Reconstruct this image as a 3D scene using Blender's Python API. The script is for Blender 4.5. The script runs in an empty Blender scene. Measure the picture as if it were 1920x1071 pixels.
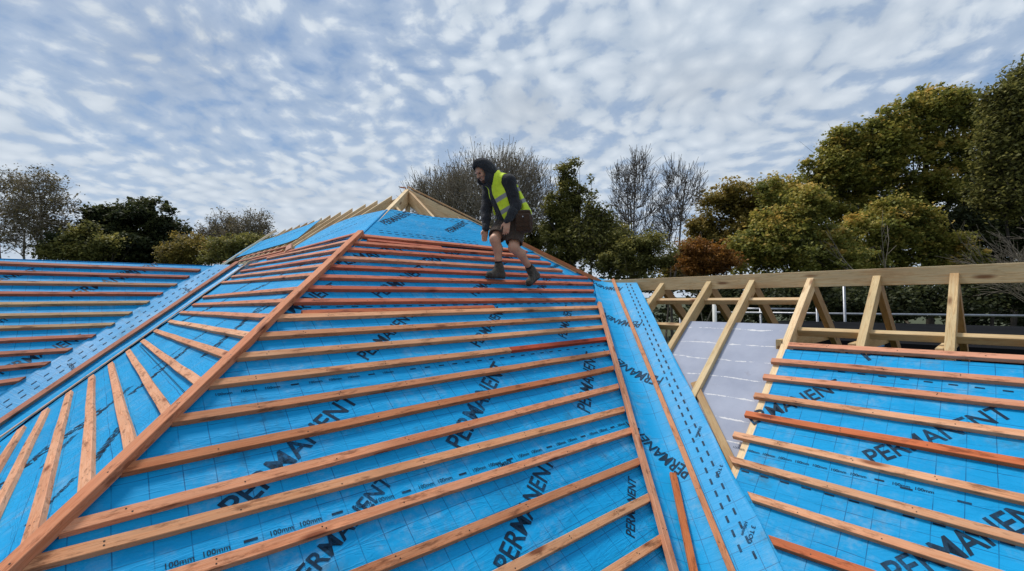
import bpy, math, random
import numpy as np
from mathutils import Vector, Matrix

random.seed(7)
rng = np.random.default_rng(7)
sc = bpy.context.scene
col = sc.collection
R = math.radians

# ------------------------------------------------------------------ camera
EYE = 4.2                      # eye height above the ground
FOC, PITCH, ROLL, PSI, K = 847.42, R(1.570), R(-0.6028), R(47.4255), 0.7172
D1 = np.array([math.sin(PSI), math.cos(PSI), 0.0])      # plan direction of the front eaves
D2 = np.array([-math.cos(PSI), math.sin(PSI), 0.0])     # plan direction of the ridge
fw = np.array([0, math.cos(PITCH), math.sin(PITCH)])
up = np.array([0, -math.sin(PITCH), math.cos(PITCH)])
rt = np.array([1.0, 0, 0])
RT = rt * math.cos(ROLL) + up * math.sin(ROLL)
UP = -rt * math.sin(ROLL) + up * math.cos(ROLL)
CAM = np.array([0, 0, EYE])
NK = math.sqrt(1 + K * K)

cam_data = bpy.data.cameras.new('camera')
cam = bpy.data.objects.new('camera', cam_data)
col.objects.link(cam)
cam_data.sensor_width = 36.0
cam_data.lens = FOC / 1920.0 * 36.0
cam_data.clip_end = 3000
cam_data.clip_start = 0.05
cam.matrix_world = Matrix(((RT[0], UP[0], -fw[0], CAM[0]), (RT[1], UP[1], -fw[1], CAM[1]),
                           (RT[2], UP[2], -fw[2], CAM[2]), (0, 0, 0, 1)))
sc.camera = cam


def ray(x, y):
    return fw + RT * (x - 960) / FOC - UP * (y - 535.5) / FOC


def at(x, y, Y):
    """point of the view ray at plan distance Y"""
    d = ray(x, y)
    return CAM + d * (Y / d[1])


class Slope:
    """a roof plane: h along the eaves, d up the slope (both plan directions)"""
    def __init__(s, h, d, c):
        s.h, s.d, s.c = h, d, c
        s.n = np.array([-K * d[0], -K * d[1], 1.0]) / NK
        s.up = np.array([d[0], d[1], K]) / NK

    def p(s, a, b, n=0.0):
        q = s.h * a + s.d * b
        return np.array([q[0], q[1], EYE + K * b + s.c]) + s.n * n

    def ab(s, x, y, n=0.0):
        d = ray(x, y)
        q = d * ((s.c + n * NK) / (d[2] - K * (s.d @ d)))
        q = q - s.n * n
        return np.array([s.h @ q, s.d @ q])

    def px(s, x, y, n=0.0):
        a, b = s.ab(x, y)
        return s.p(a, b, n)


FRONT = Slope(D1, D2, -2.8)
LEFT = Slope(D2, D1, -0.826)
LWING = Slope(D1, D2, -6.5)
RWING = Slope(D2, D1, -3.896)
HIPD = 2.752        # on the hip:            D2.p - D1.p
APX = 3.624         # D1.p of the main ridge
RHIP = 10.0         # on the right hip:      D1.p + D2.p
VR = -1.528         # right valley:          D2.p - D1.p
VL = 7.911          # left valley
DIAG = (D1 + D2) / math.sqrt(2)
EPERP = (D1 - D2) / math.sqrt(2)
MEM = -0.036        # membrane below the top of the battens


def plan(a1, a2, z):
    q = D1 * a1 + D2 * a2
    return np.array([q[0], q[1], z])

# ------------------------------------------------------------------ object helpers


def tag(o, label=None, cat=None, group=None, kind=None):
    if label: o['label'] = label
    if cat: o['category'] = cat
    if group: o['group'] = group
    if kind: o['kind'] = kind
    return o


def empty(name, loc, label, cat, group=None):
    o = bpy.data.objects.new(name, None)
    col.objects.link(o)
    o.location = Vector(loc)
    o.empty_display_size = 0.2
    return tag(o, label, cat, group, 'thing')


def link(name, me, parent=None, mw=None, color=None):
    o = bpy.data.objects.new(name, me)
    col.objects.link(o)
    if parent is not None:
        o.parent = parent
        chain = Matrix.Identity(4)
        q = parent
        if q.type == 'EMPTY':
            chain = Matrix.Translation(q.location)
        else:
            chain = MW.get(q.name, Matrix.Identity(4))
        o.matrix_parent_inverse = chain.inverted()
    if mw is not None:
        o.matrix_basis = mw
        MW[o.name] = mw
    if color is not None:
        o.color = (*color, 1)
    return o


MW = {}


def mesh_np(name, V, F, mats, smooth=False, uv=None, fmat=None, attr=None):
    """V (n,3); F (m,k) array or list of lists"""
    me = bpy.data.meshes.new(name)
    V = np.asarray(V, dtype=np.float32)
    if isinstance(F, np.ndarray):
        m, k = F.shape
        me.vertices.add(len(V)); me.vertices.foreach_set('co', V.ravel())
        me.loops.add(m * k); me.loops.foreach_set('vertex_index', F.astype(np.int32).ravel())
        me.polygons.add(m)
        me.polygons.foreach_set('loop_start', np.arange(0, m * k, k, dtype=np.int32))
        me.polygons.foreach_set('loop_total', np.full(m, k, dtype=np.int32))
        me.update(calc_edges=True)
    else:
        me.from_pydata([tuple(map(float, v)) for v in V], [], F)
    for m_ in (mats if isinstance(mats, (list, tuple)) else [mats]):
        me.materials.append(m_)
    if fmat is not None:
        me.polygons.foreach_set('material_index', np.asarray(fmat, dtype=np.int32))
    if smooth:
        me.polygons.foreach_set('use_smooth', np.ones(len(me.polygons), dtype=bool))
    if uv is not None:
        L = me.uv_layers.new(name='UVMap')
        idx = np.zeros(len(me.loops), dtype=np.int32)
        me.loops.foreach_get('vertex_index', idx)
        L.data.foreach_set('uv', np.asarray(uv, dtype=np.float32)[idx].ravel())
    if attr is not None:
        a = me.attributes.new('tint', 'FLOAT', 'FACE')
        a.data.foreach_set('value', np.asarray(attr, dtype=np.float32))
    me.update()
    return me


def beam_mesh(name, L, w, t, mat, seg=None, wob=0.0, cut0=0.0, cut1=0.0, ch=0.0025, seed=0, nails=False):
    """timber along +X, width on Y, thickness on Z from 0 to t; cuts skew the ends"""
    rg = random.Random(seed)
    seg = seg or max(1, int(L / 0.45))
    prof = [(-w/2+ch, 0), (w/2-ch, 0), (w/2, ch), (w/2, t-ch), (w/2-ch, t), (-w/2+ch, t), (-w/2, t-ch), (-w/2, ch)]
    V = []
    for i in range(seg + 1):
        f = i / seg
        dy, dz = (rg.uniform(-wob, wob), rg.uniform(-wob, wob) * .7) if 0 < i < seg else (0, 0)
        sk = cut0 * (1 - f) + cut1 * f
        for (y, z) in prof:
            V.append((f * L + sk * y, y + dy, z + dz))
    F = [list(range(7, -1, -1))]
    for i in range(seg):
        b = i * 8
        for j in range(8):
            j2 = (j + 1) % 8
            F.append([b + j, b + j2, b + 8 + j2, b + 8 + j])
    F.append([seg * 8 + j for j in range(8)])
    fm = [0] * len(F)
    if nails:                        # nail heads where the batten crosses the rafters
        x = rg.uniform(.1, .4)
        while x < L - .08:
            for dy in (-.009, .009)[:rg.choice((1, 2))]:
                cy, cx, b = dy + rg.uniform(-.005, .005), x + rg.uniform(-.012, .012), len(V)
                f = x / L * seg; i = min(seg - 1, int(f)); z = (V[i * 8 + 4][2] * (1 - f + i) + V[(i + 1) * 8 + 4][2] * (f - i)) + .0008
                yo = V[i * 8 + 4][1] - (w / 2 - ch)
                V += [(cx + .0042 * math.cos(q * 1.0472), cy + yo + .0042 * math.sin(q * 1.0472), z) for q in range(6)]
                F.append([b + q for q in range(6)]); fm.append(1)
            x += rg.uniform(.42, .5)
        return mesh_np(name, V, F, [mat, M_NAIL], fmat=fm)
    return mesh_np(name, V, F, mat)


def frame(P0, P1, nrm):
    P0, P1 = Vector(P0), Vector(P1)
    x = (P1 - P0).normalized()
    n = Vector(nrm)
    z = (n - x * n.dot(x)).normalized()
    y = z.cross(x)
    M = Matrix(((x.x, y.x, z.x, P0.x), (x.y, y.y, z.y, P0.y), (x.z, y.z, z.z, P0.z), (0, 0, 0, 1)))
    return M, (P1 - P0).length


_seed = [100]


def beam(name, P0, P1, nrm, w, t, mat, parent=None, base=0.0, color=(1, 1, 1), wob=0.0, e0=None, e1=None, label=None, seg=None):
    """timber from P0 to P1; e0 / e1 are in-plane directions the ends are cut along"""
    _seed[0] += 1
    M, L = frame(P0, P1, nrm)
    M = M @ Matrix.Translation((0, 0, base))
    cuts = []
    for e in (e0, e1):
        if e is None: cuts.append(0.0); continue
        l = M.to_3x3().inverted() @ Vector(e)
        cuts.append(max(-3, min(3, l.x / l.y if abs(l.y) > 1e-4 else 0)))
    me = beam_mesh(name, L, w, t, mat, seg, wob, cuts[0], cuts[1], min(0.0025, t * .2), _seed[0], name in ('batten', 'hip_board', 'trim_batten', 'valley_batten'))
    o = link(name, me, parent, M, color)
    if label: o['label'] = label
    return o

# ------------------------------------------------------------------ materials


def newmat(name):
    m = bpy.data.materials.new(name)
    m.use_nodes = True
    nt = m.node_tree
    b = nt.nodes['Principled BSDF']
    return m, nt, b


def N(nt, t, **kw):
    n = nt.nodes.new(t)
    for k_, v in kw.items():
        if k_.startswith('i_'):
            key = k_[2:]
            n.inputs[int(key) if key.isdigit() else key].default_value = v
        else:
            setattr(n, k_, v)
    return n


def ramp(nt, fac, stops, interp='LINEAR'):
    r = N(nt, 'ShaderNodeValToRGB')
    r.color_ramp.interpolation = interp
    el = r.color_ramp.elements
    while len(el) < len(stops): el.new(0.5)
    for e, (p, c) in zip(el, stops):
        e.position = p
        e.color = (*c, 1) if len(c) == 3 else c
    nt.links.new(fac, r.inputs[0])
    return r


def mix(nt, fac, a, b, typ='MIX'):
    m = N(nt, 'ShaderNodeMix', data_type='RGBA', blend_type=typ)
    for s, v in ((m.inputs[0], fac), (m.inputs[6], a), (m.inputs[7], b)):
        if isinstance(v, bpy.types.NodeSocket): nt.links.new(v, s)
        else: s.default_value = v if not (isinstance(v, tuple) and len(v) == 3) else (*v, 1)
    return m.outputs[2]


def math_n(nt, op, a, b=None, c=None, clamp=False):
    m = N(nt, 'ShaderNodeMath', operation=op, use_clamp=clamp)
    for i, v in enumerate((a, b, c)):
        if v is None: continue
        if isinstance(v, bpy.types.NodeSocket): nt.links.new(v, m.inputs[i])
        else: m.inputs[i].default_value = v
    return m.outputs[0]


def mapping(nt, vec, scale=(1, 1, 1), loc=None, rot=(0, 0, 0)):
    mp = N(nt, 'ShaderNodeMapping')
    mp.inputs['Scale'].default_value = scale
    mp.inputs['Rotation'].default_value = rot
    nt.links.new(vec, mp.inputs[0])
    if loc is not None:
        if isinstance(loc, bpy.types.NodeSocket): nt.links.new(loc, mp.inputs['Location'])
        else: mp.inputs['Location'].default_value = loc
    return mp.outputs[0]


def noise(nt, vec, scale, detail=4, rough=.55, dist=0.0):
    n = N(nt, 'ShaderNodeTexNoise')
    n.inputs['Scale'].default_value = scale
    n.inputs['Detail'].default_value = detail
    n.inputs['Roughness'].default_value = rough
    n.inputs['Distortion'].default_value = dist
    if vec is not None: nt.links.new(vec, n.inputs['Vector'])
    return n.outputs['Fac']


def bump(nt, b, h, strength=.3, dist=.01):
    bm = N(nt, 'ShaderNodeBump')
    bm.inputs['Strength'].default_value = strength
    bm.inputs['Distance'].default_value = dist
    nt.links.new(h, bm.inputs['Height'])
    nt.links.new(bm.outputs[0], b.inputs['Normal'])


def wood(name, dirt=.5, knots=True, rough=.75, spec=.25):
    """sawn softwood, tint taken from the object's colour, grain along the object's X"""
    m, nt, b = newmat(name)
    tc = N(nt, 'ShaderNodeTexCoord')
    oi = N(nt, 'ShaderNodeObjectInfo')
    off = N(nt, 'ShaderNodeCombineXYZ')
    r1 = math_n(nt, 'MULTIPLY', oi.outputs['Random'], 37.0)
    for i in range(3): nt.links.new(r1, off.inputs[i])
    v = mapping(nt, tc.outputs['Object'], (1, 1, 1), off.outputs[0])
    g1 = noise(nt, mapping(nt, v, (1.1, 26, 26)), 2.2, 5, .6, 1.2)
    g2 = noise(nt, mapping(nt, v, (3, 110, 110)), 2.0, 3, .6)
    blot = noise(nt, mapping(nt, v, (1.0, 3, 3)), 2.3, 4, .6)
    stain = noise(nt, mapping(nt, v, (2.2, 9, 9)), 2.6, 5, .7)
    base = oi.outputs['Color']
    c = mix(nt, ramp(nt, g1, [(.3, (0, 0, 0)), (.7, (1, 1, 1))]).outputs[0], base, (1.34, 1.26, 1.16), 'MULTIPLY')
    c = mix(nt, math_n(nt, 'MULTIPLY', ramp(nt, g1, [(.50, (0, 0, 0)), (.57, (1, 1, 1)), (.66, (0, 0, 0))]).outputs[0], .6), c, (.62, .48, .38), 'MULTIPLY')
    c = mix(nt, math_n(nt, 'MULTIPLY', g2, .5), c, (.7, .62, .55), 'MULTIPLY')
    c = mix(nt, ramp(nt, blot, [(.35, (0, 0, 0)), (.7, (1, 1, 1))]).outputs[0], c, (1.22, 1.22, 1.26), 'MULTIPLY')
    blot2 = noise(nt, mapping(nt, v, (.55, 2, 2), (3, 5, 1)), 2.0, 3, .5)
    c = mix(nt, math_n(nt, 'MULTIPLY', ramp(nt, blot2, [(.48, (0, 0, 0)), (.68, (1, 1, 1))]).outputs[0], .75), c, (.80, .66, .58), 'MULTIPLY')
    c = mix(nt, math_n(nt, 'MULTIPLY', ramp(nt, stain, [(.54, (0, 0, 0)), (.66, (1, 1, 1))]).outputs[0], dirt), c, (.30, .24, .2), 'MULTIPLY')
    if knots:
        vo = N(nt, 'ShaderNodeTexVoronoi', voronoi_dimensions='3D', feature='F1')
        vo.inputs['Scale'].default_value = 1.0
        nt.links.new(mapping(nt, v, (2.0, 7.5, 7.5)), vo.inputs['Vector'])
        kf = ramp(nt, vo.outputs['Distance'], [(.08, (1, 1, 1)), (.19, (0, 0, 0))]).outputs[0]
        c = mix(nt, math_n(nt, 'MULTIPLY', kf, .85), c, (.28, .15, .1), 'MULTIPLY')
    nt.links.new(c, b.inputs['Base Color'])
    b.inputs['Roughness'].default_value = rough
    b.inputs['Specular IOR Level'].default_value = spec
    bump(nt, b, math_n(nt, 'ADD', g1, math_n(nt, 'MULTIPLY', g2, .6)), .35, .004)
    return m


def membrane(name, base=(.002, .285, .60), grid=True, cell=.134, rough=.62, wr=.45):
    """blue roofing membrane; UVs are metres along the eaves / up the slope"""
    m, nt, b = newmat(name)
    tc = N(nt, 'ShaderNodeTexCoord')
    uv = tc.outputs['UV']
    big = noise(nt, uv, .9, 4, .6)
    fine = noise(nt, uv, 60, 3, .6)
    c = mix(nt, ramp(nt, big, [(.3, (0, 0, 0)), (.72, (1, 1, 1))]).outputs[0], base, (min(1, base[0]*1.6+.004), base[1]*1.22, base[2]*1.16))
    c = mix(nt, math_n(nt, 'MULTIPLY', fine, .2), c, (base[0]*.6, base[1]*.68, base[2]*.74))
    # scuffs and dusty boot marks
    sc1 = noise(nt, mapping(nt, uv, (1, 1, 1), (4.3, 1.7, 0)), 2.3, 7, .68, .4)
    sc2 = noise(nt, uv, 14, 5, .7)
    du = math_n(nt, 'MULTIPLY', ramp(nt, sc1, [(.49, (0, 0, 0)), (.62, (1, 1, 1))]).outputs[0],
                ramp(nt, sc2, [(.42, (0, 0, 0)), (.68, (1, 1, 1))]).outputs[0])
    c = mix(nt, math_n(nt, 'MULTIPLY', du, .5), c, (.24, .42, .56))
    gr1 = noise(nt, mapping(nt, uv, (1, 1, 1), (9.1, 3.3, 0)), 2.1, 7, .7, .3)
    gr = math_n(nt, 'MULTIPLY', ramp(nt, gr1, [(.56, (0, 0, 0)), (.70, (1, 1, 1))]).outputs[0],
                ramp(nt, sc2, [(.36, (0, 0, 0)), (.6, (1, 1, 1))]).outputs[0])
    c = mix(nt, math_n(nt, 'MULTIPLY', gr, .6), c, (.03, .09, .13))
    if grid:
        sep = N(nt, 'ShaderNodeSeparateXYZ'); nt.links.new(uv, sep.inputs[0])
        wob = noise(nt, uv, 2.0, 2)
        lines = None
        for i in range(2):
            s = math_n(nt, 'ADD', sep.outputs[i], math_n(nt, 'MULTIPLY', wob, .02))
            f = math_n(nt, 'ABSOLUTE', math_n(nt, 'SUBTRACT', math_n(nt, 'FRACT', math_n(nt, 'DIVIDE', s, cell)), .5))
            l = math_n(nt, 'LESS_THAN', f, .0024 / cell)
            lines = l if lines is None else math_n(nt, 'MAXIMUM', lines, l)
        brk = ramp(nt, noise(nt, uv, 3.5, 3), [(.38, (.25, .25, .25)), (.56, (1, 1, 1))]).outputs[0]
        c = mix(nt, math_n(nt, 'MULTIPLY', math_n(nt, 'MULTIPLY', lines, brk), .62), c, (.004, .035, .12))
    nt.links.new(c, b.inputs['Base Color'])
    rr = ramp(nt, big, [(.2, (rough-.08,)*3), (.8, (rough+.12,)*3)]).outputs[0]
    nt.links.new(rr, b.inputs['Roughness'])
    b.inputs['Specular IOR Level'].default_value = .16 if name != 'blue_valley_membrane' else .2
    w1 = noise(nt, mapping(nt, uv, (1, 1.6, 1)), 2.0, 3, .5, .5)
    w2 = noise(nt, mapping(nt, uv, (1, 1, 1)), 16, 3, .5)
    w3 = noise(nt, mapping(nt, uv, (.8, 5.5, 1), (1, 2, 0), (0, 0, .5)), 2.4, 4, .6, 1.4)     # diagonal creases
    rid = ramp(nt, w3, [(.44, (0, 0, 0)), (.5, (1, 1, 1)), (.57, (0, 0, 0))]).outputs[0]
    hgt_ = math_n(nt, 'ADD', w1, math_n(nt, 'ADD', math_n(nt, 'MULTIPLY', w2, .07), math_n(nt, 'MULTIPLY', rid, .05 if grid else .1)))
    bump(nt, b, hgt_, wr * 1.4, .04)
    return m


def simple(name, colr, rough=.6, var=.25, scale=8, metal=0.0, spec=.3, bmp=.15, bdist=.004):
    m, nt, b = newmat(name)
    tc = N(nt, 'ShaderNodeTexCoord')
    n1 = noise(nt, tc.outputs['Object'], scale, 5, .6)
    c = mix(nt, ramp(nt, n1, [(.3, (0, 0, 0)), (.7, (1, 1, 1))]).outputs[0],
            tuple(x * (1 - var) for x in colr), tuple(min(1, x * (1 + var)) for x in colr))
    nt.links.new(c, b.inputs['Base Color'])
    b.inputs['Roughness'].default_value = rough
    b.inputs['Metallic'].default_value = metal
    b.inputs['Specular IOR Level'].default_value = spec
    if bmp: bump(nt, b, noise(nt, tc.outputs['Object'], scale * 6, 3), bmp, bdist)
    return m


M_NAIL = simple('nail_head', (.03, .026, .024), .5, .2, 30, metal=.5, bmp=0)
M_WOOD = wood('sawn_batten_timber', dirt=.75)
M_RAFT = wood('planed_rafter_timber', dirt=.25, rough=.7)
M_BLUE = membrane('blue_membrane')
M_BLUE2 = membrane('blue_membrane_plain', grid=False)
M_VAL = membrane('blue_valley_membrane', base=(.003, .30, .62), cell=.16, rough=.46, wr=.16)
M_INK, nt, b = newmat('dark_print_ink')
_tc = N(nt, 'ShaderNodeTexCoord')
_w = math_n(nt, 'MULTIPLY', ramp(nt, noise(nt, _tc.outputs['Object'], 2.2, 6, .7), [(.44, (0, 0, 0)), (.7, (1, 1, 1))]).outputs[0],
            ramp(nt, noise(nt, _tc.outputs['Object'], 38, 4, .7), [(.4, (0, 0, 0)), (.66, (1, 1, 1))]).outputs[0])
nt.links.new(mix(nt, math_n(nt, 'MULTIPLY', _w, .8), (.006, .024, .048), (.012, .15, .33)), b.inputs['Base Color'])
b.inputs['Roughness'].default_value = .6; b.inputs['Specular IOR Level'].default_value = .15
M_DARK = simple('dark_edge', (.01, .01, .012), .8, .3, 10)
# ------------------------------------------------------------------ printed words
_glyph = {}


def glyphs(word, bold=.022):
    """flat triangles of a word, cap height 1, baseline y=0, starts at x=0"""
    if (word, bold) in _glyph: return _glyph[(word, bold)]
    cu = bpy.data.curves.new('word', 'FONT')
    cu.body = word
    cu.offset = bold
    cu.resolution_u = 3
    o = bpy.data.objects.new('word', cu)
    col.objects.link(o)
    dg = bpy.context.evaluated_depsgraph_get()
    me = o.evaluated_get(dg).to_mesh()
    V = np.array([v.co[:2] for v in me.vertices])
    F = [list(p.vertices) for p in me.polygons]
    o.evaluated_get(dg).to_mesh_clear()
    bpy.data.objects.remove(o); bpy.data.curves.remove(cu)
    h = np.ptp(V[:, 1])
    V = (V - V.min(0)) / h
    _glyph[(word, bold)] = (V, F)
    return V, F


class Print:
    """ink faces collected for one membrane, in its (u, v) metres"""
    def __init__(s): s.V, s.F = [], []

    def word(s, word, p0, p1, hgt=None, bold=.014, cut=None):
        V, F = glyphs(word, bold)
        p0, p1 = np.asarray(p0, float), np.asarray(p1, float)
        x = p1 - p0; L = np.linalg.norm(x); x = x / L
        y = np.array([-x[1], x[0]])
        w = V[:, 0].max()
        h = hgt or L / w
        b = len(s.V)
        for q in V: s.V.append(p0 + x * (q[0] / w * L) + y * (q[1] * h))
        for f in F: s.F.append([i + b for i in f])

    def bar(s, p0, p1, w):
        p0, p1 = np.asarray(p0, float), np.asarray(p1, float)
        x = p1 - p0; L = np.linalg.norm(x); x = x / L
        y = np.array([-x[1], x[0]]) * w / 2
        b = len(s.V)
        s.V += [p0 - y, p1 - y, p1 + y, p0 + y]
        s.F.append([b, b + 1, b + 2, b + 3])


def clip_poly(P, F, inside):
    return F


def sheet(name, S, poly, mat, pr=None, parent=None, n=MEM, thick=.0, step=.25, sag=.0):
    """membrane on slope S; poly in (a, b); printed ink is part of the same mesh"""
    P = np.array(poly, float)
    nf = n if callable(n) else (lambda a, b: n)
    V = [S.p(a, b, nf(a, b)) for a, b in P]
    uv = [(a, b * NK) for a, b in P]
    F = [list(range(len(P)))]
    # keep the face normal up
    nn = np.cross(V[1] - V[0], V[2] - V[0])
    area = 0.5 * sum(P[i][0] * P[(i+1) % len(P)][1] - P[(i+1) % len(P)][0] * P[i][1] for i in range(len(P)))
    crs = np.cross(S.h, S.d)[2]
    if area * crs < 0: F[0].reverse()
    fm = [0]
    if pr is not None and pr.V:
        b = len(V)
        for q in pr.V:
            V.append(S.p(q[0], q[1] / NK, nf(q[0], q[1] / NK) + .0025)); uv.append((q[0], q[1]))
        for f in pr.F:
            F.append([i + b for i in f]); fm.append(1)
    me = mesh_np(name, np.array(V), F, [mat, M_INK], uv=np.array(uv), fmat=fm)
    return link(name, me, parent)


def uvp(S, x, y):
    a, b = S.ab(x, y, MEM)
    return np.array([a, b * NK])


def handed(S):
    return 1 if np.cross(S.h, S.d)[2] > 0 else -1


def put_word(pr, S, word, q0, q1, hgt=None, rel=.17, bold=.014):
    p0, p1 = uvp(S, *q0), uvp(S, *q1)
    L = np.linalg.norm(p1 - p0)
    h = hgt or L * rel
    if handed(S) < 0:          # mirror so that it reads right on a left-handed (u, v) frame
        V, F = glyphs(word, bold)
        x = (p1 - p0) / L; y = np.array([x[1], -x[0]]); w = V[:, 0].max(); b = len(pr.V)
        for q in V: pr.V.append(p0 + x * (q[0] / w * L) + y * (q[1] * h))
        for f in F: pr.F.append([i + b for i in reversed(f)])
    else:
        pr.word(word, p0, p1, h, bold)


def lap_marks(pr, S, q0, q1, nstep, small, w=.012, L=.05, every=3, hgt=.022, rg=random.Random(3)):
    """a lap line of printed dashes with small sizes between them"""
    p0, p1 = uvp(S, *q0), uvp(S, *q1)
    d = (p1 - p0); T = np.linalg.norm(d); d = d / T
    m = int(T / nstep)
    for i in range(m):
        c = p0 + d * (i + .5) * nstep
        if i % every == every - 1 or not small:
            pr.bar(c - d * L / 2, c + d * L / 2, w)
        else:
            V, F = glyphs(small, .01)
            wd = V[:, 0].max() * hgt
            y = np.array([-d[1], d[0]]) * (1 if handed(S) > 0 else -1)
            b = len(pr.V)
            for q in V: pr.V.append(c + d * (q[0] * hgt - wd / 2) + y * ((q[1] - .5) * hgt))
            for f in F: pr.F.append([k + b for k in (f if handed(S) > 0 else f[::-1])])


TAN = [(.58, .29, .15), (.53, .285, .155), (.62, .33, .18), (.50, .25, .13), (.60, .275, .15), (.55, .33, .20)]
ORG = [(.48, .19, .095), (.45, .17, .085), (.52, .22, .115)]
RED = [(.47, .15, .085), (.42, .12, .07), (.52, .19, .11), (.50, .23, .14)]
PALE = [(.70, .56, .35), (.66, .53, .33), (.74, .60, .39)]
GREEN = [(.50, .40, .225), (.47, .37, .205), (.53, .43, .25)]
BW, BT = .056, .036

# ================================================================== the main hipped roof
base_z = 2.4
roof = empty('hipped_roof', plan(APX, 8.0, base_z), 'tall hipped roof, battens over blue membrane, bare rafters at its peak, worker standing on it', 'roof')

hipdirL = Vector(D1 + D2 + np.array([0, 0, K])).normalized()
hipdirR = Vector(-D1 + D2 + np.array([0, 0, K])).normalized()
valdir = hipdirL

EAVE = 1.1
# ---- front membrane
pr = Print()
W = 'PERMANENT'
for q0, q1, rel in [((446, 972), (674, 752), .122), ((868, 846), (950, 690), .122), ((1106, 776), (1118, 668), .122),
                    ((690, 676), (778, 592), .122), ((900, 652), (948, 583), .122), ((1062, 636), (1074, 578), .122),
                    ((716, 560), (806, 506), .14), ((893, 556), (940, 518), .14), ((1016, 553), (1036, 520), .14),
                    ((958, 1080), (1040, 868), .122), ((560, 1120), (738, 905), .122), ((1190, 1010), (1192, 900), .122),
                    ((508, 612), (640, 540), .13), ((640, 500), (760, 470), .14), ((800, 500), (880, 470), .14),
                    ((940, 500), (990, 470), .14), ((1030, 508), (1052, 498), .14)]:
    put_word(pr, FRONT, W, q0, q1, rel=rel)
lap_marks(pr, FRONT, (560, 577), (1112, 568), .134, None, L=.06)
lap_marks(pr, FRONT, (395, 742), (760, 694), .134, '100mm', every=4)
lap_marks(pr, FRONT, (760, 694), (1142, 646), .134, None, L=.05)
lap_marks(pr, FRONT, (300, 1066), (1184, 790), .134, '100mm', every=3, L=.058, hgt=.026)
put_word(pr, FRONT, 'STBA 2', (722, 958), (758, 944), rel=.22, bold=.01)
put_word(pr, FRONT, 'TIMBER', (934, 878), (962, 868), rel=.22, bold=.01)
a_r = lambda b: RHIP - b
fpoly = [(EAVE - HIPD, EAVE), (EAVE - VR, EAVE), (5.764, 4.236)]
vtop = FRONT.ab(800, 452, MEM)[1]
fpoly += [(RHIP - vtop, vtop), (vtop - HIPD, vtop)]
sheet('membrane', FRONT, fpoly, M_BLUE, pr, roof)
# ---- the next membrane up the front, laid loose over the rafters
pr = Print()
t1 = FRONT.ab(718, 389)[1]
put_word(pr, FRONT, W, (725, 424), (772, 404), rel=.16)
put_word(pr, FRONT, W, (845, 439), (878, 421), rel=.16)
for y0, y1, x0, x1 in [(433, 457, 706, 905), (437, 461, 708, 905), (396, 420, 728, 900), (400, 424, 735, 905)]:
    lap_marks(pr, FRONT, (x0, y0), (x1, y1), .10, None, L=.055, w=.009)
LAPN = MEM + .012
b0 = FRONT.ab(680, 441)[1]
up_poly = [(b0 - HIPD, b0)]
for i in range(1, 12):
    f = i / 12
    up_poly.append((b0 - HIPD + (RHIP + HIPD - 2 * b0) * f, b0 + .02 * math.sin(9 * f) - .03 * f))
up_poly += [(RHIP - b0, b0)]
for i in range(0, 13):
    f = i / 12
    up_poly.append(((RHIP - t1) * (1 - f) + (t1 - HIPD) * f, t1 + .025 * math.sin(7 * f + 1) * (0 < i < 12)))
sheet('upper_membrane', FRONT, up_poly, M_BLUE2, pr, roof, n=LAPN)
# near-black strip showing below its lower lap
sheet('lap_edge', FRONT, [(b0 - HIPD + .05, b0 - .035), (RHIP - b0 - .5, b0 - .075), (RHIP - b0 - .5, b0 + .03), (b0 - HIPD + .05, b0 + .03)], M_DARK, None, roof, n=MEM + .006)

# ---- front battens, each from the hip to the valley trim
FR = [((681, 441), (986, 469.5)), ((666, 453.5), (1010, 480)), ((655, 465.6), (1030, 492)), ((638.6, 482), (1052, 505.5)),
      ((619.6, 498), (1100, 519)), ((599, 517), (1112, 531)), ((575, 538), (1113.5, 544.5)), ((550, 563), (1117, 560.5)),
      ((519, 593), (1121.5, 575)), ((486, 627.4), (1127, 592.5)), ((442.5, 666.6), (1131, 612)), ((390, 718), (1137.7, 634)),
      ((318, 786), (1143, 660)), ((226, 878), (1151, 689)), ((104, 992), (1160, 723)), ((0, 1112), (1171, 766)),
      ((-130, 1250), (1184, 806)), (None, (1198.5, 864)), (None, (1217, 932)), (None, (1241, 1010)), (None, (1268, 1110))]
rg = random.Random(5)
hip_off = .038      # battens stop at the side of the hip board
for i, (l, r) in enumerate(FR):
    A = FRONT.px(*r)
    ar = FRONT.ab(*r)
    if l is not None and l[0] > 0:
        P0 = FRONT.px(*l); bl = FRONT.ab(*l)
        al = bl[1] - HIPD + hip_off * 1.2
        P0 = FRONT.p(al, bl[1])
    else:
        bl = ar[1] + (.09 if i > 14 else .0)
        P0 = FRONT.p(bl - HIPD + hip_off * 1.2, bl)
    if i < 8: c = rg.choice(RED)
    elif i == 13: c = (.43, .17, .075)
    elif i in (12, 17): c = (.45, .20, .10)
    else: c = rg.choice(TAN)
    if i == 11:                       # tan length butted to a fresh dark red one
        ax = FRONT.px(957, 654)
        beam('batten', P0, ax, FRONT.n, BW, BT, M_WOOD, roof, -BT, c, .002, hipdirL, None)
        beam('batten', ax + (A - ax) * .004, A, FRONT.n, BW, BT, M_WOOD, roof, -BT, (.36, .062, .025), .001, None, valdir, 'dark red batten length butted to a tan one')
        continue
    beam('batten', P0, A, FRONT.n, BW, BT, M_WOOD, roof, -BT, c, .0025, hipdirL, valdir if i > 4 else hipdirR)
# short doubled length right under the top membrane
beam('batten', FRONT.px(690, 449), FRONT.px(828, 463), FRONT.n, BW * .8, BT, M_WOOD, roof, -BT, RED[1], .001)

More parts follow.
